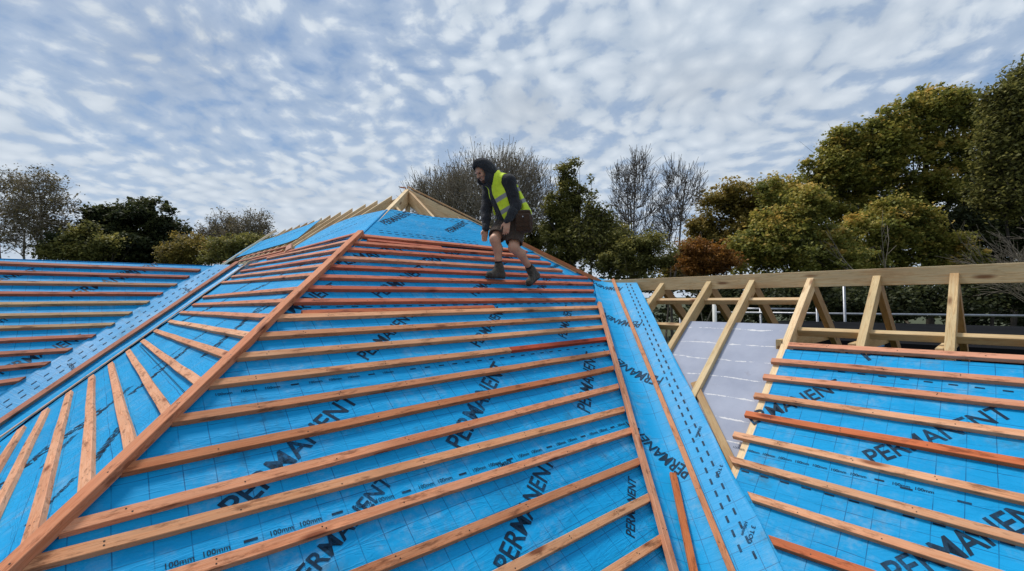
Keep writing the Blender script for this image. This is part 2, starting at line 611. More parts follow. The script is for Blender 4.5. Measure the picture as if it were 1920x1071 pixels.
# ---- hip boards
H0 = plan(EAVE - HIPD, EAVE, EYE + K * EAVE - 2.8)
b_h = FRONT.ab(679, 436)[1]
H1 = plan(b_h - HIPD, b_h, EYE + K * b_h - 2.8)
hn = (FRONT.n + LEFT.n) / np.linalg.norm(FRONT.n + LEFT.n)
beam('hip_board', H0, H1, hn, .064, .05, M_WOOD, roof, -.024, (.52, .22, .115), .003, label='long orange hip board between the two battened slopes', seg=14)
RF = Slope(D2, -D1, 0)
rn = np.array([K * D1[0], K * D1[1], 1]) / NK
rh = (FRONT.n + rn) / np.linalg.norm(FRONT.n + rn)
b_r = FRONT.ab(975, 455)[1]
beam('hip_board', plan(RHIP - 4.24, 4.24, EYE + K * 4.24 - 2.8), plan(RHIP - b_r, b_r, EYE + K * b_r - 2.8), rh, .06, .055, M_WOOD, roof, -.03, (.46, .19, .085), .002)
# far slope of the roof behind the right hip: membrane only
Q = lambda a1, a2: plan(a1, a2, EYE + K * (2 * APX + .0 - a1) - .826 - .04)
me = mesh_np('far_membrane', [Q(5.764, 4.236), Q(5.764, 9), Q(4.9, 9), Q(4.62, RHIP - 4.62)], [[0, 1, 2, 3]], [M_BLUE2], uv=[(0, 0), (5, 0), (5, 2), (0, 2)])
link('far_membrane', me, roof)

# ---- left slope
ZR = EYE + K * APX - .826
far_b = LEFT.ab(526, 431)[0]
vb = (2.128, 10.04)       # D1.p, D2.p where the wing ridge meets this slope
pr = Print()
for q0, q1 in [((-60, 960), (205, 760)), ((255, 735), (372, 640)), ((395, 662), (500, 570)), ((60, 980), (150, 890)),
               ((425, 556), (505, 512)), ((468, 596), (552, 548)), ((330, 610), (420, 566)), ((520, 520), (580, 492)),
               ((160, 800), (255, 720)), ((90, 870), (150, 810)), ((20, 900), (100, 830)), ((180, 870), (240, 790)), ((290, 690), (345, 650)), ((360, 640), (425, 600)), ((440, 560), (500, 535)), ((560, 500), (610, 478))]:
    put_word(pr, LEFT, W, q0, q1, rel=.14)
lap_marks(pr, LEFT, (360, 573), (520, 571), .11, None, L=.05)
lap_marks(pr, LEFT, (262, 648), (352, 742), .05, None, L=.018, w=.012)
lw_a = LWING
lpoly = [(EAVE, EAVE - HIPD)]
lb0 = LEFT.ab(661, 438.5)[1]
lpoly = [(EAVE, EAVE - HIPD), (EAVE - 0 + (VL - HIPD), EAVE - HIPD), (vb[1], vb[0]), (far_b, 2.128), (far_b, lb0), (lb0 + HIPD, lb0)]
sheet('membrane', LEFT, lpoly, M_BLUE, pr, roof)
LR = [((662, 438.5), (541, 470.5)), ((654, 451), (500, 483.5)), ((639, 466), (467, 496.6)), ((621, 481.6), (451, 507.8)),
      ((604.7, 497), (434, 518)), ((582, 514.5), (416, 529)), ((556, 540), (381, 556)), ((530.7, 562.7), (361.6, 570.5)), ((501, 591.4), (338, 584.8)),
      ((467, 627), (317, 601.5)), ((424.5, 664), (290, 619)), ((370.6, 714.4), (266, 638)), ((310, 769), (239, 657)),
      ((241, 835), (206, 681)), ((157, 910), (170, 705)), ((49, 1021), (128, 735)), (None, (83.6, 768)), (None, (38, 802)), (None, (-12, 838)), (None, (-70, 885))]
for i, (h_, l_) in enumerate(LR):
    B = LEFT.ab(*l_)
    A = LEFT.ab(*h_)[1] if h_ else B[1] - .02
    P0 = LEFT.p(A + HIPD + hip_off * 1.2, A)
    P1 = LEFT.p(B[0], B[1])
    c = rg.choice(RED) if i < 5 else (rg.choice(ORG) if i < 9 else rg.choice([(.60, .32, .19), (.55, .28, .16), (.62, .36, .22)]))
    if i < 9: c = tuple(.75 * x + .25 * y for x, y in zip(c, (.45, .25, .18)))
    beam('batten', P0, P1, LEFT.n, BW, BT, M_WOOD, roof, -BT, c, .003, hipdirL, valdir)
# far runs of the top battens beyond the gap
for q0, q1 in [((537, 461.5), (418, 491)), ((528, 470), (440, 491.5)), ((541, 471), (470, 488))]:
    beam('batten', LEFT.px(*q0), LEFT.px(*q1), LEFT.n, BW, BT, M_WOOD, roof, -BT, (.40, .16, .10), .002)
# offcut standing at the gap
beam('offcut', LEFT.px(541, 470), LEFT.px(543, 460), LEFT.n, .10, .03, M_WOOD, roof, -.01, (.40, .21, .15), 0, label='short stub of batten at the edge of the membrane gap')

# upper membranes on the left slope (two pieces with a gap between)


def left_px(pts): return [tuple(LEFT.ab(*q)) for q in pts]


pr = Print()
lap_marks(pr, LEFT, (690, 405), (590, 450), .12, None, L=.09, w=.012)
lap_marks(pr, LEFT, (672, 420), (580, 456), .12, None, L=.09, w=.012)
lap_marks(pr, LEFT, (700, 398), (640, 420), .12, None, L=.08, w=.012)
hb = FRONT.ab(718, 389)[1] - HIPD
hb2 = b0 - HIPD
poly = [(hb + HIPD, hb), (hb2 + HIPD, hb2)] + left_px([(640, 446), (600, 457), (549, 468), (552, 460), (598.7, 432), (622, 419.5), (645, 410), (670, 402)])
sheet('upper_membrane', LEFT, poly, M_BLUE2, pr, roof, n=LAPN)
pr = Print()
lap_marks(pr, LEFT, (590, 421), (480, 466), .16, None, L=.12, w=.014)
lap_marks(pr, LEFT, (570, 436), (470, 475), .16, None, L=.12, w=.014)
LIFT = lambda a: max(0.0, min(.16, .022 * (a - 6.4)))
far_n = lambda a, b: LAPN + LIFT(a) * max(0, b - 2.1) / (APX - 2.1)
poly = left_px([(604.7, 413.6), (575, 435), (558, 447), (539, 455), (491, 470), (427, 490.5), (452, 476.5), (479, 462.5), (525.5, 446.5), (549.4, 436.6), (580, 425)])
sheet('upper_membrane', LEFT, poly, M_BLUE2, pr, roof, n=far_n)

# ---- rafters of the left slope, their tops cut plumb at the ridge
tops = [(733.8, 354), (707.5, 363), (685.8, 370.8), (662, 379.5), (640.8, 387), (622, 393.4), (606.2, 399), (592.5, 404.2), (579.8, 408.7), (566.6, 412.6), (552.7, 417.4), (540.5, 421.5), (527, 429.5)]
RAF = -.045


def rafter(S, a, b0_, b1_, w=.05, t=.19, colr=None, plumb=True, name='rafter', parent=None, n=RAF, n1=None):
    P0, P1 = S.p(a, b0_, n), S.p(a, b1_, n if n1 is None else n1)
    _seed[0] += 1
    M, L = frame(P0, P1, S.n)
    M = M @ Matrix.Translation((0, 0, -t))
    me = beam_mesh(name, L, w, t, M_RAFT, 1, 0, 0, 0, .002, _seed[0])
    if plumb:      # plumb cuts: shift the lower edge along X
        for v in me.vertices:
            v.co.x += (v.co.z - t) * K
    return link(name, me, parent, M, colr or random.choice(PALE))


ridge_b = APX - .02
for (x, y) in tops:
    a = LEFT.ab(x, y)[0]
    # the rafter is where the view ray meets the vertical plane of the ridge
    d = ray(x, y); tt = APX / (D1 @ d); a = (D2 @ d) * tt
    last = x < 530
    rafter(LEFT, a, .9 if last else 2.1, ridge_b, .05 if last else .05, .05 if last else .18, (.85, .74, .54) if last else random.choice(PALE), parent=roof, n=.0 if last else RAF, n1=(.03 if last else RAF) + LIFT(a))
ap = plan(APX, RHIP - APX, EYE + K * APX - .826 - .02)
beam('ridge_board', ap + np.array([0, 0, -.30]), plan(APX, far_b - .1, ap[2] - .30), (0, 0, 1), .03, .2, M_RAFT, roof, 0, PALE[1])


def hip_rafter(a1, a2, end, w=.05, t=.2, colr=None, name='hip_rafter', nrm=(0, 0, 1), drop=.02):
    """rafter from the peak down to plan point (a1, a2)"""
    P1 = ap + np.array([0, 0, .0]); P0 = np.array(end)
    M, L = frame(P0, P1, nrm)
    M = M @ Matrix.Translation((0, 0, -t))
    _seed[0] += 1
    me = beam_mesh(name, L, w, t, M_RAFT, 1, 0, 0, 0, .002, _seed[0])
    return link(name, me, roof, M, colr or PALE[0])


zf = lambda b: EYE + K * b - 2.8 - .06
hip_rafter(0, 0, plan(4.6 - HIPD, 4.6, zf(4.6)), .06, .2, (.66, .53, .33))
hip_rafter(0, 0, plan(RHIP - 4.5, 4.5, zf(4.5) + .02), .05, .24, (.74, .58, .36))
bj = 5.0
hip_rafter(0, 0, plan(APX + .02, bj, zf(bj)), .05, .15, (.72, .57, .36), 'rafter')
# jack rafters and a stub under the peak
for a_, b_t in ((APX + .55, 5.75), (APX - .5, 5.85), (APX + 1.0, 5.3)):
    rafter(FRONT, a_, 4.2, b_t, .045, .15, random.choice(PALE), parent=roof, n=RAF)
beam('king_post', ap + np.array([0, .0, -1.0]), ap + np.array([0, 0, -.05]), (-D2[0], -D2[1], 0), .06, .06, M_RAFT, roof, -.03, PALE[1])
beam('capping_batten', plan(RHIP - 5.2, 5.2, zf(5.2) + .055), ap + np.array([0, 0, .025]), rh, .045, .02, M_RAFT, roof, 0, (.55, .36, .2))
beam('capping_batten', ap + np.array([-.03, -.02, .0]), ap + np.array([-.13, .06, .03]), (0, 0, 1), .03, .02, M_WOOD, roof, 0, (.5, .2, .1))

# ================================================================== the left wing
lwing = empty('wing_roof', plan(-2, 8.5, base_z), 'long low wing roof at far left, blue membrane and battens up to its ridge', 'roof')
ridge_lb = LWING.ab(0, 480.7)[1]
la = lambda b: b - VL
pr = Print()
for q0, q1 in [((-60, 545), (75, 508)), ((135, 559), (280, 508)), ((5, 703), (165, 633)), ((-90, 640), (20, 600)), ((215, 520), (300, 497))]:
    put_word(pr, LWING, W, q0, q1, rel=.13)
low = 5.0
lpol = [(la(low), low), (la(ridge_lb) + .0, ridge_lb), (la(ridge_lb) - 16, ridge_lb), (la(ridge_lb) - 16, low)]
sheet('membrane', LWING, lpol, M_BLUE, pr, lwing)
LWR = [((0, 492.6), (374, 506.5)), ((0, 509), (353, 519)), ((0, 529), (330, 534)), ((0, 549.4), (303, 550.5)), ((0, 569.4), (278, 566.5)),
       ((0, 591), (245, 587)), ((0, 614), (212, 608)), ((0, 637.6), (176, 630)), ((0, 662.7), (131.5, 655.5)), ((0, 689.9), (89.7, 681.5)), ((0, 717), (42, 711))]
for i, (l, r) in enumerate(LWR):
    L0 = LWING.ab(*l); R0 = LWING.ab(*r)
    c = [(.36, .15, .10), (.33, .11, .075), (.40, .22, .13), (.37, .11, .065), (.42, .29, .16), (.40, .27, .15), (.42, .29, .165), (.38, .14, .085), (.40, .16, .10), (.40, .17, .11), (.4, .16, .1)][i]
    dirn = L0 - R0
    E_ = R0 + dirn * ((np.linalg.norm(dirn) + 6) / np.linalg.norm(dirn))
    beam('batten', LWING.p(*R0), LWING.p(*E_), LWING.n, .062, .045, M_WOOD, lwing, -.036, c, .003, valdir, None)
b_low = 5.35
for j in range(2):
    b_ = LWING.ab(42, 711)[1] - .42 * (j + 1)
    beam('batten', LWING.p(la(b_) - .55, b_), LWING.p(la(b_) - 8, b_), LWING.n, .062, .045, M_WOOD, lwing, -.036, ORG[0], .003, valdir, None)
# folded membrane over the ridge + far slope
zr = EYE + K * ridge_lb - 6.5
back = [plan(la(ridge_lb) + 1.2, ridge_lb, zr - .032), plan(la(ridge_lb) - 16, ridge_lb, zr - .032), plan(la(ridge_lb) - 16, ridge_lb + 4, zr - 4 * K), plan(la(ridge_lb) + 1.2, ridge_lb + 4, zr - 4 * K)]
me = mesh_np('far_membrane', back, [[0, 1, 2, 3]], [M_BLUE2], uv=[(0, 0), (9, 0), (9, 4), (0, 4)])
link('far_membrane', me, lwing)

# ================================================================== the right wing, part stripped to its timbers
rwing = empty('wing_roof', plan(4.5, 3.0, base_z), 'half finished wing roof at right with open rafters, long ridge board and insulation', 'roof')
zrr = .25
rb = (zrr + 3.896) / K         # D1.p of the ridge
a_end = -1.5                     # runs past the right edge of the frame
# ridge board between the rafter pairs
beam('ridge_board', plan(rb, 4.75, EYE + zrr - .165), plan(rb, a_end, EYE + zrr - .165), (0, 0, 1), .045, .17, M_RAFT, rwing, 0, (.52, .42, .25), .002, seg=12)
rt_tops = [(1239.5, 526), (1327, 521), (1408, 517.5), (1518, 512), (1642.5, 505), (1788.7, 498)]
ras = []
for (x, y) in rt_tops:
    d = ray(x, y); tt = (rb - .05) / (D1 @ d); ras.append((D2 @ d) * tt)
gap = (ras[3] - ras[5]) / 2
ras += [ras[5] - gap, ras[5] - 2 * gap, ras[5] - 3 * gap]
RW_T = RWING.ab(1480, 640)[1]
FAR = Slope(D2, -D1, -3.896 + 2 * K * rb)      # the slope on the other side of the ridge
for i, a in enumerate(ras):
    lowb = rb - 3.4
    lowb = max(lowb, a + -VR - .0) if i < 4 else lowb     # stop at the valley
    rafter(RWING, a, lowb, rb - .025, .062, .13, (GREEN + PALE)[i % 4], parent=rwing, n=-.04)
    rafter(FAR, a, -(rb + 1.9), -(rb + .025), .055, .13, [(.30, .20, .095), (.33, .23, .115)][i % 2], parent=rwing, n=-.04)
    # collar tie on the side of the pair
    zt = EYE + zrr - .74
    hw = .74 / K - .1
    if i >= 3:
        beam('collar_tie', plan(rb - hw, a + .056, zt), plan(rb + hw, a + .056, zt), (0, 0, 1), .045, .12, M_RAFT, rwing, -.06, GREEN[i % 3])
# purlins behind the rafters
z1 = RWING.px(1500, 544)
pb1 = RWING.ab(1500, 545)[1] + .10
beam('purlin', plan(pb1, ras[0] + .12, EYE + K * pb1 - 3.896 - .21), plan(pb1, ras[3] + .03, EYE + K * pb1 - 3.896 - .21), RWING.n, .05, .065, M_RAFT, rwing, 0, (.55, .42, .25))
pb2 = RWING.ab(1700, 600)[1] + .06
beam('purlin', plan(pb2, ras[0] + .5, EYE + K * pb2 - 3.896 - .215), plan(pb2, a_end, EYE + K * pb2 - 3.896 - .215), RWING.n, .05, .075, M_RAFT, rwing, 0, (.5, .39, .22))
# valley rafter under the lining's edge
vp0, vp1 = RWING.ab(1296, 705), RWING.ab(1364, 846)
d_ = (vp1 - vp0) / np.linalg.norm(vp1 - vp0)
vp0, vp1 = vp0 + d_ * .03, vp1 + d_ * 1.0
beam('valley_board', RWING.p(*vp0), RWING.p(*vp1), RWING.n, .065, .05, M_RAFT, rwing, -.10, (.40, .30, .16), .002)
# insulation between the rafters
m, nt, b = newmat('foil_faced_insulation')
tc = N(nt, 'ShaderNodeTexCoord'); uv = tc.outputs['UV']
sp = N(nt, 'ShaderNodeSeparateXYZ'); nt.links.new(uv, sp.inputs[0])
wv = noise(nt, uv, 2.5, 4)
ln = math_n(nt, 'ABSOLUTE', math_n(nt, 'SUBTRACT', math_n(nt, 'FRACT', math_n(nt, 'ADD', math_n(nt, 'MULTIPLY', sp.outputs[1], 4.1), math_n(nt, 'MULTIPLY', wv, .3))), .5))
fo = math_n(nt, 'LESS_THAN', ln, math_n(nt, 'MULTIPLY', ramp(nt, noise(nt, uv, 9, 4, .7), [(.42, (0, 0, 0)), (.7, (1, 1, 1))]).outputs[0], .06))
bl = noise(nt, uv, 1.8, 5, .6)
c = mix(nt, ramp(nt, bl, [(.3, (0, 0, 0)), (.7, (1, 1, 1))]).outputs[0], (.27, .30, .385), (.38, .41, .50))
c = mix(nt, math_n(nt, 'MULTIPLY', fo, .9), c, (.66, .66, .66))
dk = noise(nt, mapping(nt, uv, (1, 1, 1), (5, 2, 0)), 5, 5, .7)
c = mix(nt, math_n(nt, 'MULTIPLY', ramp(nt, dk, [(.62, (0, 0, 0)), (.78, (1, 1, 1))]).outputs[0], .4), c, (.18, .15, .14))
nt.links.new(c, b.inputs['Base Color']); b.inputs['Roughness'].default_value = .7; b.inputs['Specular IOR Level'].default_value = .2
bump(nt, b, wv, .3, .02)
M_INS = m
topb = RWING.ab(1400, 594)[1]
for i in (1, 2):
    aL, aR = ras[i] - .034, ras[i + 1] + .034
    lowL, lowR = aL - VR - .25, aR - VR - .25
    ins = sheet('insulation_board', RWING, [(aL, lowL), (aR, lowR), (aR, topb), (aL, topb)], M_INS, None, rwing, n=-.085)
    md = ins.modifiers.new('thick', 'SOLIDIFY'); md.thickness = .1; md.offset = -1
# membrane to the right of the fourth rafter
pr = Print()
for q0, q1, w_, rel in [((1640, 872), (1905, 782), W, .14), ((1413, 797), (1588, 728), 'ERMANENT', .17), ((1628, 677), (1676, 662), 'PE', .62), ((1690, 1100), (2010, 960), W, .14)]:
    put_word(pr, RWING, w_, q0, q1, rel=rel)
lap_marks(pr, RWING, (1462, 684), (1960, 742), .134, None, L=.05)
lap_marks(pr, RWING, (1372, 838), (1800, 935), .11, '100mm', every=9)
lap_marks(pr, RWING, (1650, 905), (1990, 985), .26, None, L=.06)
lap_marks(pr, RWING, (1380, 880), (1960, 1040), .134, None, L=.055)
al = ras[3] - .025
tb = RWING.ab(1480, 650)[1]
mpoly = [(al, tb), (a_end, tb), (a_end, 2.4), (2.4 + VR, 2.4), (al, al - VR)]
sheet('membrane', RWING, mpoly, M_BLUE, pr, rwing)
RR = [((1478, 645), (1920, 670)), ((1446, 674.5), (1920, 713)), ((1431, 704.5), (1920, 757)), ((1414, 739.5), (1920, 812)), ((1397, 774), (1920, 866)),
      ((1375, 813), (1920, 933)), ((1369, 860), (1920, 1011)), ((1405, 929), (1863, 1073)), ((1445, 1012), (1622, 1072))]
for i, (l, r) in enumerate(RR):
    L0, R0 = RWING.ab(*l), RWING.ab(*r)
    d_ = (R0 - L0) / np.linalg.norm(R0 - L0)
    R1 = R0 + d_ * 1.4
    c = [(.56, .27, .17), (.55, .27, .17), (.56, .27, .165), (.58, .32, .19), (.50, .15, .06), (.60, .34, .20), (.52, .29, .17), (.58, .31, .18), (.48, .16, .07)][i]
    beam('batten', RWING.p(*L0), RWING.p(*R1), RWING.n, BW, BT, M_WOOD, rwing, -BT, c, .0025, None if i < 6 else valdir, None,
         label='bright orange batten among the paler ones' if i == 4 else None)

# ================================================================== valley linings


class Lining:
    def __init__(s, slope_left, k0, trough_off, r=.10, lift=.012):
        s.off, s.r, s.lift = trough_off, r, lift     # trough: D2.p - D1.p = off
        s.zc = None
        s.S = slope_left

    def p(s, q, t, n=0.0):
        """q metres of plan distance along the valley, t plan distance across it (right positive)"""
        a1 = (q * math.sqrt(2) - s.off) / 2 + t / math.sqrt(2)
        a2 = (q * math.sqrt(2) + s.off) / 2 - t / math.sqrt(2)
        q_ = q * math.sqrt(2)
        zt = EYE + s.S.c + K * ((q_ + s.off) / 2 if s.S.d is D2 else (q_ - s.off) / 2)
        z = zt + K / math.sqrt(2) * math.sqrt(t * t + s.r ** 2)
        h = plan(a1, a2, z)
        # surface normal
        sl = K / math.sqrt(2) * t / math.sqrt(t * t + s.r ** 2)
        nrm = -EPERP * sl - DIAG * (K / math.sqrt(2)) + np.array([0, 0, 1.0])
        nrm = nrm / np.linalg.norm(nrm)
        return h + nrm * (MEM + s.lift + n)

    def qt(s, x, y):
        """pixel of the photo -> (q, t) on the lining, by Newton steps"""
        q, t = 4.0, 0.0
        best = None
        for q0 in (2.0, 4.0, 7.0, 10.0):
            v = np.array([q0, 0.05])
            for _ in range(40):
                f = s._pr(v) - np.array([x, y])
                J = np.array([(s._pr(v + e) - s._pr(v - e)) / 2e-4 for e in (np.array([1e-4, 0]), np.array([0, 1e-4]))]).T
                try: dv = np.linalg.solve(J, f)
                except Exception: break
                v = v - np.clip(dv, -.5, .5)
            e = np.linalg.norm(s._pr(v) - np.array([x, y]))
            if best is None or e < best[0]: best = (e, v)
        return best[1]

    def _pr(s, v):
        h = s.p(v[0], v[1]) - CAM
        z = max(.05, h @ fw)
        return np.array([960 + FOC * (h @ RT) / z, 535.5 - FOC * (h @ UP) / z])


def lining(name, label, Ln, q0, q1, tl, tr, words, dashes, nq=60, nt=40, wave=.006, qlim=None):
    V, UVs, F = [], [], []
    rg = random.Random(11)
    ph = [rg.uniform(0, 6) for _ in range(6)]
    def w(q, t): return wave * (math.sin(q * 3.1 + ph[0]) * .4 + math.sin(q * 7.3 + t * 6 + ph[1]) * .3 + math.sin(t * 11 + q * 2 + ph[2]) * .2)
    for i in range(nq + 1):
        q = q0 + (q1 - q0) * i / nq
        qn = q
        for j in range(nt + 1):
            q = qn
            l, r_ = tl(q), tr(q)
            t = l + (r_ - l) * j / nt
            edge = 1 if j in (0, nt) else 0
            if qlim: q = q0 + (min(q1, qlim(t)) - q0) * i / nq
            V.append(Ln.p(q, t, w(q, t) + (.004 + .006 * math.sin(q * 5 + ph[3])) * edge)); UVs.append((t * 1.12, q * 1.12))
    for i in range(nq):
        for j in range(nt):
            b = i * (nt + 1) + j
            F.append([b, b + 1, b + nt + 2, b + nt + 1])
    nn = len(F)
    fm = [0] * nn
    pr = Print()
    for word, p0, p1, rel in words:
        a, c = Ln.qt(*p0), Ln.qt(*p1)
        a = np.array([a[1], a[0]]) ; c = np.array([c[1], c[0]])
        pr.word(word, a, c, np.linalg.norm(c - a) * rel)
    for (p0, p1, step, L, wd) in dashes:
        a, c = Ln.qt(*p0), Ln.qt(*p1)
        a = np.array([a[1], a[0]]); c = np.array([c[1], c[0]])
        d = c - a; T = np.linalg.norm(d); d /= T
        for k_ in range(int(T / step)):
            m_ = a + d * (k_ + .5) * step
            pr.bar(m_ - d * L / 2, m_ + d * L / 2, wd)
    b = len(V)
    for q in pr.V:
        V.append(Ln.p(q[1], q[0], w(q[1], q[0]) + .0035)); UVs.append((q[0] * 1.12, q[1] * 1.12))
    for f in pr.F: F.append([i + b for i in f]); fm.append(1)
    me = mesh_np(name, V, F, [M_VAL, M_INK], smooth=True, uv=UVs, fmat=fm)
    root = empty(name, Ln.p((q0 + q1) / 2, 0), label, 'valley lining')
    link('lining_sheet', me, root)
    return root


def interp(pts):
    xs = [p[0] for p in pts]; ys = [p[1] for p in pts]
    o = np.argsort(xs); xs = np.array(xs)[o]; ys = np.array(ys)[o]
    def f(q):
        return float(np.interp(q, xs, ys))
    return f


VRL = Lining(FRONT, 0, VR, .10)
def tq(Ln, *pts): return interp([tuple(Ln.qt(*p)) for p in pts])
rl = tq(VRL, (1110, 519), (1118, 560), (1138, 640), (1180, 800), (1225, 960), (1262, 1071))
rr_ = tq(VRL, (1192, 526), (1228, 600), (1290, 720), (1354, 850), (1410, 950), (1468, 1071))
words = [(W, (1298, 880), (1186, 790), .16), (W, (1245, 708), (1142, 655), .16), (W, (1205, 604), (1126, 580), .16), (W, (1168, 538), (1112, 526), .16),
         ('3 TOD', (1409, 985), (1400, 1018), .25), ('100mm', (1396, 978), (1389, 1003), .25), ('100mm', (1311, 800), (1303, 820), .25), ('3 TOD', (1350, 872), (1341, 895), .25)]
dashes = [((1173, 530), (1403, 1066), .095, .044, .015), ((1181, 531), (1426, 1066), .095, .044, .015)]
vr_root = lining('valley_membrane', 'smooth blue membrane strip down the right valley, two rows of dashes along its free edge', VRL, VRL.qt(1300, 1130)[0] - .3, VRL.qt(1150, 522)[0] + .4, rl, rr_, words, dashes, qlim=lambda t: (2 * rb + VR) / math.sqrt(2) - max(t, 0) + .03)
bq = [VRL.qt(1150, 527), VRL.qt(1262, 800), VRL.qt(1372, 1071)]


def on_lining(name, Ln, pts, w, t, colr, parent=None, lift=.008, ext=0.0, side=1, label=None, mat=None):
    P = [Ln.p(*v, lift) for v in pts]
    if ext: P[-1] = P[-1] + (P[-1] - P[0]) / np.linalg.norm(P[-1] - P[0]) * ext
    tm = np.mean([v[1] for v in pts])
    sl = K / math.sqrt(2) * tm / math.sqrt(tm * tm + Ln.r ** 2)
    nrm = -EPERP * sl - DIAG * (K / math.sqrt(2)) + np.array([0, 0, 1.0])
    return beam(name, P[0], P[-1], nrm, w, t, mat or M_WOOD, parent, 0, colr, .0025, label=label)


on_lining('valley_batten', VRL, [bq[0], bq[2]], .045, .03, (.47, .23, .122), vr_root, ext=.5)
tr0, tr1 = VRL.qt(1122, 572), VRL.qt(1258, 1071)
on_lining('trim_batten', VRL, [tr0, tr1], .045, .045, (.50, .26, .16), vr_root, ext=.5)
lo0, lo1 = VRL.qt(1261, 892), VRL.qt(1300, 1080)
lb_ = on_lining('loose_batten', VRL, [lo0, lo1], .05, .028, (.42, .14, .05), None, ext=.15)
tag(lb_, 'short orange batten offcut lying loose at the bottom of the right valley', 'batten')

VLL = Lining(LEFT, 0, VL, .08)
ll = tq(VLL, (408, 493), (374, 506), (330, 534), (245, 586), (176, 630), (90, 682), (30, 722), (-60, 775))
lr = tq(VLL, (468, 493), (400, 541), (300, 612), (200, 682), (116, 740), (0, 826), (-60, 870))
words = [(W, (447, 500), (428, 530), .3), (W, (368, 552), (348, 538), .25), (W, (150, 700), (134, 680), .22)]
dashes = [((397, 504), (-20, 772), .14, .06, .009), ((415, 504), (-10, 778), .14, .06, .009)]
vl_root = lining('valley_membrane', 'blue membrane strip down the left valley, edged by long thin battens', VLL, VLL.qt(0, 815)[0] - 1.0, VLL.qt(436, 496)[0] + .3, ll, lr, words, dashes, qlim=lambda t: (2 * ridge_lb - VL) / math.sqrt(2) + min(t, 0) + .02)
v0, v1 = VLL.qt(444, 495), VLL.qt(2, 795)
on_lining('valley_batten', VLL, [v0, v1], .06, .04, (.40, .17, .11), vl_root, ext=1.0)
v0, v1 = VLL.qt(466, 494.5), VLL.qt(2, 823)
on_lining('trim_batten', VLL, [v0, v1], .032, .016, (.64, .42, .29), vl_root, ext=1.0)

# loose red-orange batten lying against a row of the front slope
lb2 = beam('loose_batten', FRONT.px(567, 584), FRONT.px(927, 574), FRONT.n, .05, .03, M_WOOD, None, -.034, (.42, .12, .05), .003)
tag(lb2, 'long thin red orange batten lying loose just above a tan batten on the front slope', 'batten')
# ================================================================== the worker: bodies carved from distance fields


